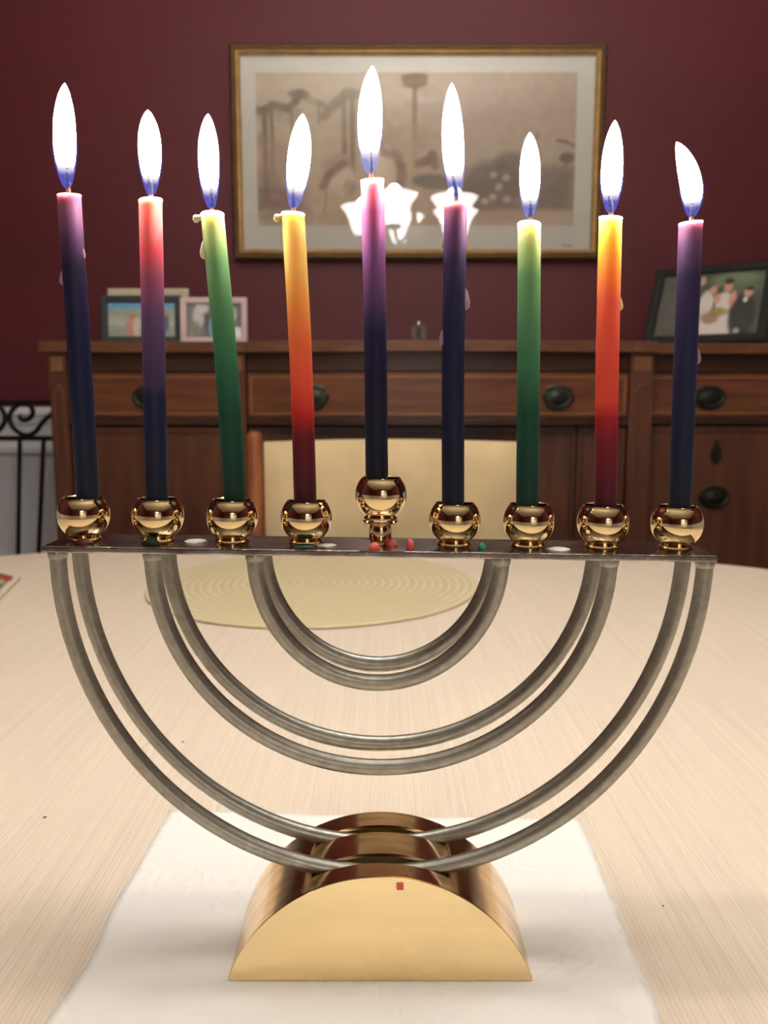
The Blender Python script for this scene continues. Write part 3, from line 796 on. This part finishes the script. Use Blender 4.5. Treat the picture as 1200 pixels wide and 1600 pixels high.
photo_frame(1002, .285, .225, 2.10, .58, .52, 'black_frame', .024, wedding, 'black photo frame with a wedding party photo at the right of the sideboard', deep=.02)

# small dark ornament in the middle of the sideboard
oc = at(654, 530, 1.93); oc.z = SB_TOP
orn = empty('metal_ornament', oc); tag(orn, 'tiny dark metal butterfly ornament with bright tip on the sideboard', 'ornament')
MB().lathe([(.012, 0), (.013, .002), (.006, .005), (.004, .012)], oc, 20).build('base', 'pewter', orn, True)
MB().lathe([(.003, .010), (.0045, .018), (.004, .034), (.003, .040)], oc, 16).build('body', 'pewter', orn, True)
MB().lathe([(.0028, .038), (.0042, .042), (.0038, .048), (.001, .051)], oc, 16).build('tip', 'chrome', orn, True)
for s in (-1, 1):
    poly = [(oc.x + s * (.003 + .014 * u), oc.z + v) for u, v in ((0, .012), (.6, .009), (1, .016), (.85, .023), (1, .032), (.9, .041), (.5, .042), (0, .036))]
    MB().prism(poly if s > 0 else poly[::-1], oc.y - .0015, oc.y + .0015).build('wing', 'pewter', orn)

# ------------------------------------------------------------------ dining chair behind the table
CY = 1.66
chair = empty('dining_chair', (at(600, 860, CY).x, CY - .2, 0)); tag(chair, 'cherry wood dining chair with beige upholstered back between table and sideboard', 'chair')
cl, cr = at(398, 760, CY).x, at(824, 760, CY).x
zt = at(398, 674, CY).z
for xx in (cl, cr):
    pts = [(xx, CY + .05, 0), (xx, CY + .02, .25), (xx, CY, .45), (xx, CY + .004, .7), (xx, CY + .008, zt - .012), (xx, CY + .008, zt - .005), (xx, CY + .008, zt - .001), (xx, CY + .008, zt)]
    MB().sweep(pts, [.015, .017, .018, .0165, .0155, .0135, .009, .003], 16).build('back_post', 'chair_wood', chair, True)
zt2 = at(600, 691, CY).z
NX, NZ = 24, 12
def backpad():
    vs = []; fs = []
    x0, x1 = cl + .019, cr - .019
    for side in (0, 1):
        for j in range(NZ + 1):
            for i in range(NX + 1):
                u, v = i / NX, j / NZ
                e = min(1, min(u, 1 - u) * 9) ** .5; ez_ = min(1, min(v, 1 - v) * 7) ** .5
                th = .004 + .022 * min(e, ez_)
                bow = .03 * math.sin(PI * u)
                z = .56 + (zt2 + .004 * math.sin(PI * u) - .56) * v
                y = CY + .008 + bow + (-th if side == 0 else .012)
                vs.append((x0 + (x1 - x0) * u, y, z))
    n = (NX + 1) * (NZ + 1)
    for side in (0, 1):
        for j in range(NZ):
            for i in range(NX):
                a = side * n + j * (NX + 1) + i
                fs.append((a, a + 1, a + NX + 2, a + NX + 1))
    edge = [(i, 0) for i in range(NX)] + [(NX, j) for j in range(NZ)] + [(NX - i, NZ) for i in range(NX)] + [(0, NZ - j) for j in range(NZ)]
    idx = [j * (NX + 1) + i for i, j in edge]
    for k in range(len(idx)):
        a, b = idx[k], idx[(k + 1) % len(idx)]; fs.append((a, b, b + n, a + n))
    return MB().add(vs, fs).build('backrest', 'chair_fabric', chair, True)
backpad()
MB().sweep([(cl, CY + .006, .53), ((cl + cr) / 2, CY + .03, .53), (cr, CY + .006, .53)], .012, 10).build('lower_rail', 'chair_wood', chair, True)
sp = MB().box(cl + .005, cr - .005, CY - .40, CY - .02, .42, .475).build('seat', 'chair_fabric', chair, bevel=.015)
MB().box(cl + .012, cr - .012, CY - .39, CY - .02, .37, .419).build('seat_frame', 'chair_wood', chair, bevel=.004)
for xx in (cl + .03, cr - .03):
    MB().sweep([(xx, CY - .37, 0), (xx, CY - .37, .37)], [.014, .02], 14).build('leg', 'chair_wood', chair, True)
for xx in (cl + .01, cr - .01):
    MB().sweep([(xx, CY - .36, .2), (xx, CY + .02, .2)], .009, 10).build('stretcher', 'chair_wood', chair, True)

# ------------------------------------------------------------------ wrought iron rack by the wall
IY = 2.20
rk = empty('iron_rack', (at(-60, 860, IY).x, IY, 0)); tag(rk, 'black wrought iron scroll rack left of the sideboard', 'rack')
def I(x, y, dy=0): p = at(x, y, IY); p.y += dy; return p
R4 = .0066
MB().sweep([I(-230, 628), I(92, 629)], .0066, 10).build('top_rail', 'iron', rk, True)
MB().sweep([I(-230, 684), I(92, 685)], R4, 10).build('lower_rail', 'iron', rk, True)
scroll = [(30, 648), (33, 655), (40, 656.5), (48, 652), (51.5, 644), (48, 635), (40, 632), (29, 633), (19, 641), (15, 655), (23, 671), (40, 680), (55, 675), (66, 661), (76, 651), (85, 644), (91, 634)]
sc = [(p[0], p[1]) for p in scroll]
MB().sweep(catmull([I(x, y) for x, y in sc], 6), R4 * .95, 10).build('scroll', 'iron', rk, True)
m2 = [(8 - (x - 15), y) for x, y in sc]
MB().sweep(catmull([I(x, y) for x, y in m2], 6), R4 * .95, 10).build('scroll', 'iron', rk, True)
for xs, ox in ((sc, -157), (m2, -157)):
    MB().sweep(catmull([I(x + ox, y) for x, y in xs], 6), R4 * .95, 10).build('scroll', 'iron', rk, True)
for xt, xbm in ((31, 28.5), (68.5, 60.5), (-8, -6), (-46, -40), (-84, -75), (-122, -110), (-160, -145), (-198, -180)):
    a = I(xt, 685); b = I(xbm, 862); d = (b - a) / (a.z - b.z)
    e_ = a + d * (a.z - .12)
    MB().sweep([a, e_], R4 * .95, 8).build('bar', 'iron', rk, True)
bz = .12
xa, xb = I(-230, 800).x, I(92, 800).x
MB().sweep([(xa, IY, bz), (xb - .02, IY, bz)], R4, 8).build('bottom_rail', 'iron', rk, True)
for xx in (xa, I(90, 862).x - .03):
    MB().sweep([(xx, IY - .06, 0), (xx, IY, bz), (xx, IY + .06, 0)], R4, 8).build('foot', 'iron', rk, True)
MB().sweep([(xa, IY, bz), (I(-230, 628))], R4, 8).build('upright', 'iron', rk, True)

# ------------------------------------------------------------------ on the tablecloth
pm = on_z(490, 915, TABLE)
pmc = Vector((-.104, 1.20, TABLE))
prof = [(.001, .0005), (.236, .0005), (.2395, .0016), (.2395, .0032), (.236, .0042)] + [(.234 - .006 * i, .0042 + (.0006 if i % 2 else 0)) for i in range(38)] + [(.001, .0042)]
pmo = MB().lathe(prof, pmc, 96).build('placemat', 'straw', None, True, origin=pmc, angle=60)
tag(pmo, 'round woven straw placemat lying on the far side of the table', 'placemat')
# corner of a printed cloth napkin at the left
hc = on_z(33, 906, TABLE)
mb = MB(); n = 14
dirs = ((on_z(-20, 893, TABLE) - hc).normalized(), (on_z(0, 940, TABLE) - hc).normalized())
def holiday(U, V):
    k = Ink(U, V, (226, 214, 196)); k.rect(.10, 1, .07, 1, (70, 98, 70), 1, .02)
    k.ell(.16, .20, .09, .09, (196, 48, 60), 1, .3).ell(.34, .16, .07, .09, (196, 48, 60), 1, .3).ell(.24, .36, .12, .1, (196, 178, 120), 1, .3).ell(.5, .5, .2, .15, (190, 50, 60), 1, .4).ell(.7, .2, .15, .1, (200, 186, 130), 1, .4).ell(.75, .75, .15, .2, (196, 60, 66), 1, .4)
    return k.grain(5, 9, 3).C
hn = empty('printed_napkin', hc + Vector((-.08, -.04, 0))); tag(hn, 'folded cream napkin with red and green print at the left edge', 'napkin')
L = .17
mb.add([hc + dirs[0] * u * L + dirs[1] * v * L + Vector((0, 0, z)) for z in (.0008, .0055) for u, v in ((0, 0), (1, 0), (1, 1), (0, 1))],
       [(0, 3, 2, 1), (4, 5, 6, 7), (0, 1, 5, 4), (1, 2, 6, 5), (2, 3, 7, 6), (3, 0, 4, 7)])
mb.build('folded_cloth', simple('cream_linen', rgb(214, 198, 178), 0.9, noise=.1, nscale=90, bump=.3), hn, bevel=.0015)
ink_plane('printed_face', 1, 1, 40, 40, holiday, 'print', hn, lambda u, v, d: hc + dirs[0] * u * L + dirs[1] * v * L + Vector((0, 0, .0058)))
# crumbs
crumb_m = simple('burnt_crumb', rgb(84, 62, 44), 0.8, noise=.3, nscale=300)
for (x, y, r, lb) in ((70, 1278, .0009, 'dark crumb on the cloth left of the paper napkin'), (286, 1160, .0008, 'dark crumb on the cloth above the paper napkin'), (1036, 1416, .0005, 'tiny dark crumb on the cloth right of the paper napkin')):
    c = on_z(x, y, TABLE) + Vector((0, 0, r * .6))
    o = MB().lathe([(.05 * r, -r * .6), (.8 * r, -r * .3), (r, 0), (.6 * r, r * .45), (.05 * r, r * .6)], c, 8, sx=1.5).build('crumb', crumb_m, None, True, origin=c)
    o.rotation_euler.z = .5
    tag(o, lb, 'crumb')

# paper napkin under the menorah
NZ_ = TABLE + .0008
left = [on_z(x, y, TABLE) for x, y in ((265, 1270), (232, 1328), (205, 1378), (177, 1425), (145, 1492), (112, 1548), (75, 1600), (20, 1690), (-40, 1800))]
right = [on_z(x, y, TABLE) for x, y in ((906, 1285), (926, 1332), (944, 1378), (962, 1425), (990, 1492), (1012, 1545), (1032, 1600), (1058, 1690), (1090, 1800))]
lc, rc = catmull(left, 10), catmull(right, 10)
nj, ni = len(lc), 60
vs = []
for j in range(nj):
    for i in range(ni + 1):
        u = i / ni; p = lc[j].lerp(rc[j], u)
        if j == 0: p.y += .0012 * math.sin(u * 9) + .0006 * math.sin(u * 47)
        if i in (0, ni): p.x += .0003 * math.sin(j * .9) * (1 if i == ni else .4)
        edge = min(u, 1 - u)
        bulge = .0022 * math.exp(-((p.y - .415) / .02) ** 2) * max(0, 1 - edge * 5) + .0006 * (1 + math.sin(u * 7 + j * .12)) * max(0, 1 - edge * 4)
        vs.append((p.x, p.y, NZ_ + bulge))
fs = [(j * (ni + 1) + i, (j + 1) * (ni + 1) + i, (j + 1) * (ni + 1) + i + 1, j * (ni + 1) + i + 1) for j in range(nj - 1) for i in range(ni)]
nap = MB().add(vs, fs).build('paper_napkin', 'paper', None, True, origin=(0, .4, TABLE), recalc=False)
md = nap.modifiers.new('thickness', 'SOLIDIFY'); md.thickness = .0005; md.offset = 1
tag(nap, 'white embossed paper napkin spread under the menorah', 'paper napkin')

# ------------------------------------------------------------------ menorah
MX = at(594, 1535, .36).x
BASE_Z = TABLE + .0015
FY, BY = .360, .420
CH_, HT = .0722, .0530
RB = (CH_ ** 2 + HT ** 2) / (2 * HT)
men = empty('menorah', (MX, (FY + BY) / 2, BASE_Z))
tag(men, 'silver nine branch menorah with brass cups and half round brass base', 'menorah')
half = math.asin(CH_ / RB)
SLOTS = [(.3705, .3790), (.3990, .4062)]
ang_s = math.acos((RB - .0075) / RB)
def arc_pt(a, r=RB): return (MX + r * math.sin(a), BASE_Z + HT - RB + r * math.cos(a))
# curved shell with two slots across the crest
angs = sorted(set([-half + (half - ang_s) * i / 20 for i in range(21)] + [-ang_s + 2 * ang_s * i / 24 for i in range(25)] + [ang_s + (half - ang_s) * i / 20 for i in range(21)]))
ys = [FY, FY + .0012, SLOTS[0][0], SLOTS[0][1], SLOTS[1][0], SLOTS[1][1], BY - .0012, BY]
mb = MB()
TH = .0016
na, ny_ = len(angs), len(ys)
vs = [(arc_pt(a, r)[0], y, arc_pt(a, r)[1]) for r in (RB, RB - TH) for y in ys for a in angs]
def vid(s, j, i): return s * na * ny_ + j * na + i
keep = {}
for j in range(ny_ - 1):
    for i in range(na - 1):
        am = (angs[i] + angs[i + 1]) / 2
        keep[(j, i)] = not (j in (2, 4) and abs(am) < ang_s)
fs = []
for (j, i), kp in keep.items():
    if not kp: continue
    fs.append((vid(0, j, i), vid(0, j, i + 1), vid(0, j + 1, i + 1), vid(0, j + 1, i)))
    fs.append((vid(1, j, i), vid(1, j + 1, i), vid(1, j + 1, i + 1), vid(1, j, i + 1)))
    for (dj, di, e) in ((-1, 0, ((j, i), (j, i + 1))), (1, 0, ((j + 1, i + 1), (j + 1, i))), (0, -1, ((j + 1, i), (j, i))), (0, 1, ((j, i + 1), (j + 1, i + 1)))):
        if not keep.get((j + dj, i + di), False):
            (a1_, b1_), (a2_, b2_) = e
            fs.append((vid(0, a1_, b1_), vid(1, a1_, b1_), vid(1, a2_, b2_), vid(0, a2_, b2_)))
shell = mb.add(vs, fs).build('base_shell', 'brass_shell', men, True, angle=30)
plate_poly = [arc_pt(a, RB - .0002) for a in angs]
MB().prism(plate_poly, FY - .0008, FY + .0010).build('front_plate', 'brass', men, bevel=.0003)
MB().prism(plate_poly, BY - .0010, BY + .0008).build('rear_plate', 'brass', men, bevel=.0003)

# upper works: bar, branches, cups; the bar leans a touch to the right
BYM = .3895
bar_c = at(594, 850, BYM)
BARZ = bar_c.z
TILT = math.radians(0.85)
ROT = Matrix.Translation((MX, 0, BARZ)) @ Matrix.Rotation(TILT, 4, 'Y') @ Matrix.Translation((-MX, 0, -BARZ))
def tilt(p): return ROT @ Vector(p)
class TB(MB):
    def build(s, *a, **k):
        s.v = [tuple(tilt(v)) for v in s.v]; return MB.build(s, *a, **k)
BW = .1535
TB().box(MX - BW, MX + BW, .3708, .4085, BARZ - .0030, BARZ).build('top_bar', 'nickel', men, bevel=.0008)
for (R, DR, dx) in ((.1487, .1562, .0008), (.1050, .1024, .0005), (.0566, .0606, -.0008)):
    for y in (.3757, .4030):
        seg = 72
        mbr = TB()
        pts = [(MX + dx - R * math.cos(PI * i / seg), y, BARZ - .0030 - DR * math.sin(PI * i / seg)) for i in range(seg + 1)]
        mbr.sweep(pts, .0039, 14)
        br = mbr.build('branch', 'steel', men, True)
        for sgn in (-1, 1):      # weld beads under the bar
            c = (MX + dx + sgn * R, y, BARZ - .0045)
            TB().lathe([(.0040, -.0018), (.0043, -.0008), (.0046, .0010), (.0044, .0016)], c, 14).build('weld', 'steel', br, True)
CUP = [(.0060, 0), (.0078, 0), (.0080, .0008), (.0076, .0016), (.0070, .0020), (.0074, .0026)]
rs = .0121; zc = .0121
for i in range(15):
    a = math.radians(-50 + (50 + 41) * i / 14)
    CUP.append((rs * math.cos(a), zc + rs * math.sin(a)))
ztop = CUP[-1][1]
CUP += [(.0091, ztop + .0003), (.0086, ztop - .0001)]
rs2 = .0112
for i in range(12):
    a = math.radians(40 - (40 + 60) * i / 11)
    CUP.append((rs2 * math.cos(a), zc + rs2 * math.sin(a)))
CUP.append((.0008, zc - rs2 * .86))
SPACING = 115.8 * at(0, 0, BYM).y * 0 + (at(1058, 820, BYM).x - at(132, 820, BYM).x) / 8
cup_pos = []
SH_UP = .0115
for k in range(9):
    x = MX + (k - 4) * SPACING
    zu = BARZ + (SH_UP if k == 4 else 0)
    cup = TB().lathe(CUP, (x, BYM, zu), 40, closed=False).build('candle_cup', 'gold', men, True)
    if k == 4:
        cup['label'] = 'raised brass cup for the middle candle'
        TB().lathe([(.0001, 0), (.0040, 0), (.0046, .0006), (.0050, .002), (.0054, .0045), (.0053, .0075), (.0048, .0092), (.0046, .0096), (.0060, .0098), (.0064, .0102), (.0080, .0104), (.0083, .0110), (.0080, .0117), (.0070, .0121), (.0001, .0122)], (x, BYM, BARZ), 36).build('cup_stem', 'gold', cup, True)
    cup_pos.append(tilt((x, BYM, zu)))

# wax spilt on the bar and the brass
def blob(px, py, Y, rx, rz, mat, lb, ry=None, zbar=True, drop=0.0):
    p = at(px, py, Y)
    ry = ry or rx
    z = (tilt((p.x, Y, BARZ)).z if zbar else p.z)
    mb = MB(); prof = []
    for i in range(9):
        a = -PI / 2 * .35 + (PI / 2 * 1.35) * i / 8
        prof.append((max(.02, math.cos(a)) * rx, math.sin(a) * rz))
    vs = []
    mb.lathe(prof, (0, 0, 0), 14, sy=ry / rx)
    rng = random.Random(int(px * 7))
    mb.v = [(v[0] * (1 + rng.uniform(-.12, .12)) + p.x, v[1] * (1 + rng.uniform(-.12, .12)) + Y, v[2] * (1 + rng.uniform(-.1, .1)) + z + drop) for v in mb.v]
    o = mb.build('wax_spill', mat, men, True); o['label'] = lb
M['wax_pink'] = wax('pink_wax', rgb(238, 110, 108)); M['wax_green'] = wax('teal_wax', rgb(50, 140, 118)); M['wax_white'] = wax('pale_wax', rgb(232, 224, 208))
M['wax_dkgreen'] = wax('dark_green_wax', rgb(30, 56, 40)); M['wax_red'] = wax('dark_red_wax', rgb(110, 34, 26))
blob(586, 856, .3775, .0026, .0030, 'wax_pink', 'pink wax drop in front of the middle stem')
blob(612, 850, .3860, .0028, .0028, 'wax_pink', 'pink wax drop right of the middle stem')
blob(641, 848, .3800, .0019, .0042, 'wax_pink', 'tall pink wax drop on the bar')
blob(753, 853, .3800, .0021, .0028, 'wax_green', 'teal wax drop on the bar')
blob(306, 845, .3890, .0055, .0012, 'wax_white', 'flat pale wax spill on the bar', .004)
blob(872, 858, .3830, .0055, .0008, 'wax_white', 'flat pale wax spill on the bar', .004)
blob(508, 852, .3840, .0055, .0006, 'wax_white', 'flat pale wax spill on the bar', .004)
blob(236, 838, .3795, .0040, .0030, 'wax_dkgreen', 'dark green wax at the foot of a cup', .002)
blob(476, 851, .3800, .0060, .0012, 'wax_dkgreen', 'dark green wax at the foot of a cup', .003)
blob(130, 842, .3795, .0045, .0022, 'wax_red', 'dark red wax at the foot of the end cup', .002)
p = at(625, 1383, FY)
mb = MB().box(p.x - .0017, p.x + .0017, FY - .0018, FY - .0006, p.z - .0016, p.z + .0016); o = mb.build('wax_spill', 'wax_pink', men, bevel=.0005); o['label'] = 'small pink wax drop on the front plate'

# ------------------------------------------------------------------ candles
NAVY = rgb(26, 34, 84); NAVY2 = rgb(20, 36, 66)
CANDLES = [
 # base x,y   top x,y   bend  flame bottom, tip, widest(x,y,half width px)
 dict(b=(137, 775), t=(108, 306), mid=(122, 520), fb=(105, 298), ft=(101, 130), fm=(101, 218, 17.5), h=.5,
      ramp=[(0, rgb(22, 44, 62)), (.3, rgb(24, 38, 86)), (.62, rgb(30, 32, 88)), (.77, rgb(44, 38, 82)), (.87, rgb(98, 64, 110)), (1, rgb(162, 108, 146))],
      lb='navy taper with a pinkish purple top at the far left end', drips=[(-1, .725, .0030), (1, .80, .002)]),
 dict(b=(245, 780), t=(235, 314), mid=(240, 540), fb=(236, 309), ft=(231, 172), fm=(234, 232, 18),
      ramp=[(0, rgb(20, 36, 66)), (.36, rgb(32, 34, 92)), (.39, rgb(76, 62, 106)), (.62, rgb(104, 78, 124)), (.76, rgb(168, 88, 124)), (.84, rgb(222, 96, 112)), (1, rgb(240, 160, 152))],
      lb='taper shading from coral red through violet to navy, second from left', drips=[]),
 dict(b=(367, 776), t=(332, 336), mid=(353, 560), fb=(330, 330), ft=(325, 178), fm=(326, 250, 16.5),
      ramp=[(0, rgb(20, 60, 52)), (.30, rgb(28, 84, 66)), (.44, rgb(46, 112, 84)), (.62, rgb(78, 142, 100)), (.84, rgb(122, 174, 122)), (.95, rgb(190, 208, 146)), (1, rgb(236, 236, 190))],
      lb='green taper leaning left with a wax bead at its rim, third from left', drips=[(-1, .885, .0040)], rim=-1),
 dict(b=(477, 783), t=(458, 335), mid=(470, 560), fb=(458, 330), ft=(473, 178), fm=(467, 250, 18.5),
      ramp=[(0, rgb(70, 22, 36)), (.24, rgb(112, 26, 44)), (.31, rgb(196, 40, 44)), (.40, rgb(230, 90, 70)), (.56, rgb(238, 118, 76)), (.70, rgb(246, 166, 84)), (.82, rgb(244, 200, 112)), (1, rgb(248, 220, 140))],
      lb='yellow topped taper shading through orange to maroon, left of the raised middle candle', drips=[], rim=-1),
 dict(b=(589, 743), t=(582, 283), mid=(586, 500), fb=(578, 276), ft=(582, 103), fm=(578, 190, 19.5),
      ramp=[(0, rgb(20, 30, 58)), (.35, rgb(24, 28, 72)), (.50, rgb(36, 34, 92)), (.57, rgb(86, 62, 116)), (.76, rgb(132, 82, 140)), (.9, rgb(176, 98, 150)), (1, rgb(232, 176, 196))],
      lb='tallest taper with magenta top in the raised middle cup', drips=[]),
 dict(b=(708, 786), t=(712, 322), mid=(708, 560), fb=(713, 314), ft=(706, 130), fm=(708, 228, 17.5),
      ramp=[(0, rgb(20, 36, 60)), (.35, rgb(26, 36, 82)), (.65, rgb(38, 40, 92)), (.82, rgb(64, 48, 104)), (.93, rgb(116, 78, 124)), (1, rgb(156, 108, 142))],
      lb='navy taper with violet top and side drips, right of the raised middle candle', drips=[(1, .69, .0044), (-1, .56, .0032), (-1, .87, .0022)]),
 dict(b=(824, 787), t=(827, 351), mid=(826, 560), fb=(827, 344), ft=(828, 207), fm=(828, 275, 16.5),
      ramp=[(0, rgb(20, 60, 52)), (.34, rgb(28, 84, 66)), (.46, rgb(58, 122, 90)), (.64, rgb(86, 146, 104)), (.82, rgb(112, 166, 116)), (.93, rgb(180, 204, 140)), (1, rgb(236, 238, 196))],
      lb='upright green taper, third from the right end', drips=[]),
 dict(b=(946, 787), t=(954, 341), mid=(949, 560), fb=(954, 337), ft=(961, 188), fm=(956, 270, 17),
      ramp=[(0, rgb(84, 24, 40)), (.22, rgb(124, 28, 48)), (.31, rgb(168, 32, 46)), (.37, rgb(224, 80, 66)), (.72, rgb(238, 106, 78)), (.82, rgb(246, 152, 70)), (.92, rgb(250, 206, 70)), (1, rgb(252, 234, 150))],
      lb='bright orange red taper with yellow top, second from right', drips=[(1, .705, .0026)]),
 dict(b=(1062, 787), t=(1079, 349), mid=(1071, 560), fb=(1080, 343), ft=(1057, 222), fm=(1080, 290, 17), bend=1,
      ramp=[(0, rgb(18, 42, 68)), (.34, rgb(28, 42, 88)), (.65, rgb(44, 46, 102)), (.82, rgb(64, 54, 112)), (.93, rgb(118, 84, 130)), (1, rgb(168, 120, 158))],
      lb='navy taper with pinkish purple top and bent flame at the far right end', drips=[(1, .545, .0034)]),
]
PXM = at(1, 600, BYM).x - at(0, 600, BYM).x        # metres per photo pixel at the menorah
CR = 17.6 * PXM
WAXC = ['purple', 'coral', 'green', 'yellow', 'magenta', 'violet', 'green', 'orange', 'purple']
for k, c in enumerate(CANDLES):
    cu = cup_pos[k]
    top = at(c['t'][0], c['t'][1] + 2, BYM); bot = at(*c['b'], BYM); mid = at(*c['mid'], BYM)
    low = Vector((cu.x * .6 + bot.x * .4, BYM, cu.z + .0035))
    lip_r = .0072
    bot.y = BYM
    root = empty('candle', low); tag(root, c['lb'], 'candle', 'burning tapers in the menorah')
    path = catmull([low, bot, mid, top], 16)
    L = (top - bot).length
    ts = []; acc = 0; zb0 = bot.z
    for p in path: ts.append(max(0, min(1, (p.z - zb0) / (top.z - zb0))))
    rng = random.Random(k + 3)
    rad = [CR * (1.02 - .03 * t) * (1 + .006 * math.sin(t * 23 + k * 2)) for t in ts]
    # inside the narrow cup the foot is shaved thinner
    for i in range(16): rad[i] = CR * (.88 + .12 * (i / 16) ** 3)
    tdir = (path[-1] - path[-2]).normalized()
    # slightly flared rim and melted pool
    for dz, rr in ((.0004, 1.035), (.0009, 1.03), (.0012, .97), (.0010, .86), (.0003, .6), (-.0002, .25), (-.0002, .02)):
        path.append(top + tdir * dz); rad.append(CR * .99 * rr); ts.append(1.0)
    mbc = MB()
    # ring-by-ring build (the rim folds back into the pool)
    seg = 32; vs = []; tt = []
    for i, p in enumerate(path):
        d = tdir if i >= len(path) - 8 else (path[min(i + 1, len(path) - 1)] - path[max(i - 1, 0)]).normalized()
        n1 = Vector((1, 0, 0)) - d * d.x; n1.normalize(); n2 = d.cross(n1)
        wob = 1
        for q in range(seg):
            a = 2 * PI * q / seg
            r = rad[i]
            if ts[i] >= .995: r *= 1 + .015 * math.sin(3 * a + k) ; 
            vs.append(p + (n1 * math.cos(a) + n2 * math.sin(a)) * r + (tdir * .0005 * math.sin(a + k * 1.7) if ts[i] >= .995 else Vector((0, 0, 0)))); tt.append(ts[i])
    fs = [(i * seg + q, i * seg + (q + 1) % seg, (i + 1) * seg + (q + 1) % seg, (i + 1) * seg + q) for i in range(len(path) - 1) for q in range(seg)]
    fs.append(tuple(reversed(range(seg)))); fs.append(tuple((len(path) - 1) * seg + q for q in range(seg)))
    ramp = []
    for p_, col in c['ramp']:
        if col[2] > 1.8 * max(col[0], col[1]) and col[2] < .2:      # the dark blue dye is greyish
            g_ = sum(col[:3]) / 3; col = tuple((v * .86 + g_ * .14) * .74 for v in col[:3]) + (1,)
        ramp.append((p_, col))
    mat = attr_ramp_mat('dipped_wax_' + WAXC[k] + ('_b' if k in (6, 8) else ''), 't', ramp, 0.48, 0.9)
    mbc.add(vs, fs, tt).build('wax_body', mat, root, True, attr=True, angle=60)
    # drips down the side and beads on the rim
    pale = simple('drip_wax_%s%d' % (WAXC[k], k), tuple(min(1, v * .75 + .12) for v in c['ramp'][-1][1][:3]) + (1,), .4)
    for (s, t, r) in c['drips']:
        i = min(range(len(ts)), key=lambda q: abs(ts[q] - t) + (1 if q > len(ts) - 8 else 0))
        p = path[i] + Vector((s * CR * .98, -.001, 0))
        MB().sweep([p + Vector((-s * r * .2, 0, r * 1.6)), p + Vector((0, 0, r * 1.0)), p + Vector((s * r * .1, 0, 0)), p + Vector((s * r * .1, 0, -r * .5)), p + Vector((0, 0, -r * .8))], [r * .1, r * .25, r * .42, r * .36, r * .08], 12).build('drip', pale, root, True)
    if c.get('rim'):
        p = top + Vector((-CR * .9, -.001, -.0006))
        MB().sweep([p + Vector((.002, 0, .0006)), p, p + Vector((-.0012, 0, -.0002)), p + Vector((-.0024, 0, -.0006)), p + Vector((-.0034, 0, -.0008)), p + Vector((-.0040, 0, -.0008))], [.0012, .0011, .0013, .0019, .0016, .0003], 12).build('rim_bead', pale, root, True)
    # wick
    fb = at(c['fb'][0], c['fb'][1] - 4, BYM); ft = at(*c['ft'], BYM); fx, fyy, fw = c['fm']; fmid = at(fx, fyy, BYM)
    w0 = top + tdir * -.0002
    dirf = (fmid - fb).normalized()
    wt = fb + dirf * (fmid - fb).length * .42 + Vector((-.0008 if k % 2 else .0004, 0, 0))
    wk = catmull([w0, w0.lerp(fb, .6) + Vector((.0002, 0, 0)), fb.lerp(wt, .45) + Vector((.0003, 0, 0)), wt], 6)
    nw = len(wk)
    MB().sweep(wk, [.0011 * (1.5 - .6 * min(1, i / 5)) * (1 + .12 * math.sin(i * 2.1)) * (1 if i < nw - 3 else .75) for i in range(nw)], 10).build('wick', 'wick', root, True, attr=True)
    # flame: bright core and blue mantle
    n = 40
    spine = []; rr = []; tf = []
    hw = fw * PXM
    ctrl = [fb, fmid, ft]
    for i in range(n + 1):
        t = i / n
        # quadratic through fb, fmid (at its own height fraction), ft
        s0 = (fmid.z - fb.z) / (ft.z - fb.z)
        x = fb.x * (t - s0) * (t - 1) / (s0) + fmid.x * t * (t - 1) / (s0 * (s0 - 1)) + ft.x * t * (t - s0) / (1 - s0)
        z = fb.z + (ft.z - fb.z) * t
        spine.append((x, BYM, z)); tf.append(t)
        s = t / s0 if t < s0 else 1
        if t < s0: r = .24 + .76 * math.sin(PI / 2 * s) ** .85
        else:
            q = (t - s0) / (1 - s0); r = max(0, 1 - q ** 2.2) ** .74
        if i == 0: r *= .6
        rr.append(max(hw * r, .00008))
    fl = MB().sweep(spine, [max(r * .93, .00006) for r in rr], 24, ts=tf).build('flame', 'flame_core', root, True, attr=True, angle=80)
    fl['label'] = 'burning flame'
    j = int(n * .6)
    MB().sweep(spine[:j], [r * 1.06 + .00015 for r in rr[:j]], 24, cap=False, ts=tf[:j]).build('flame_mantle', 'flame_mantle', fl, True, attr=True, angle=80)
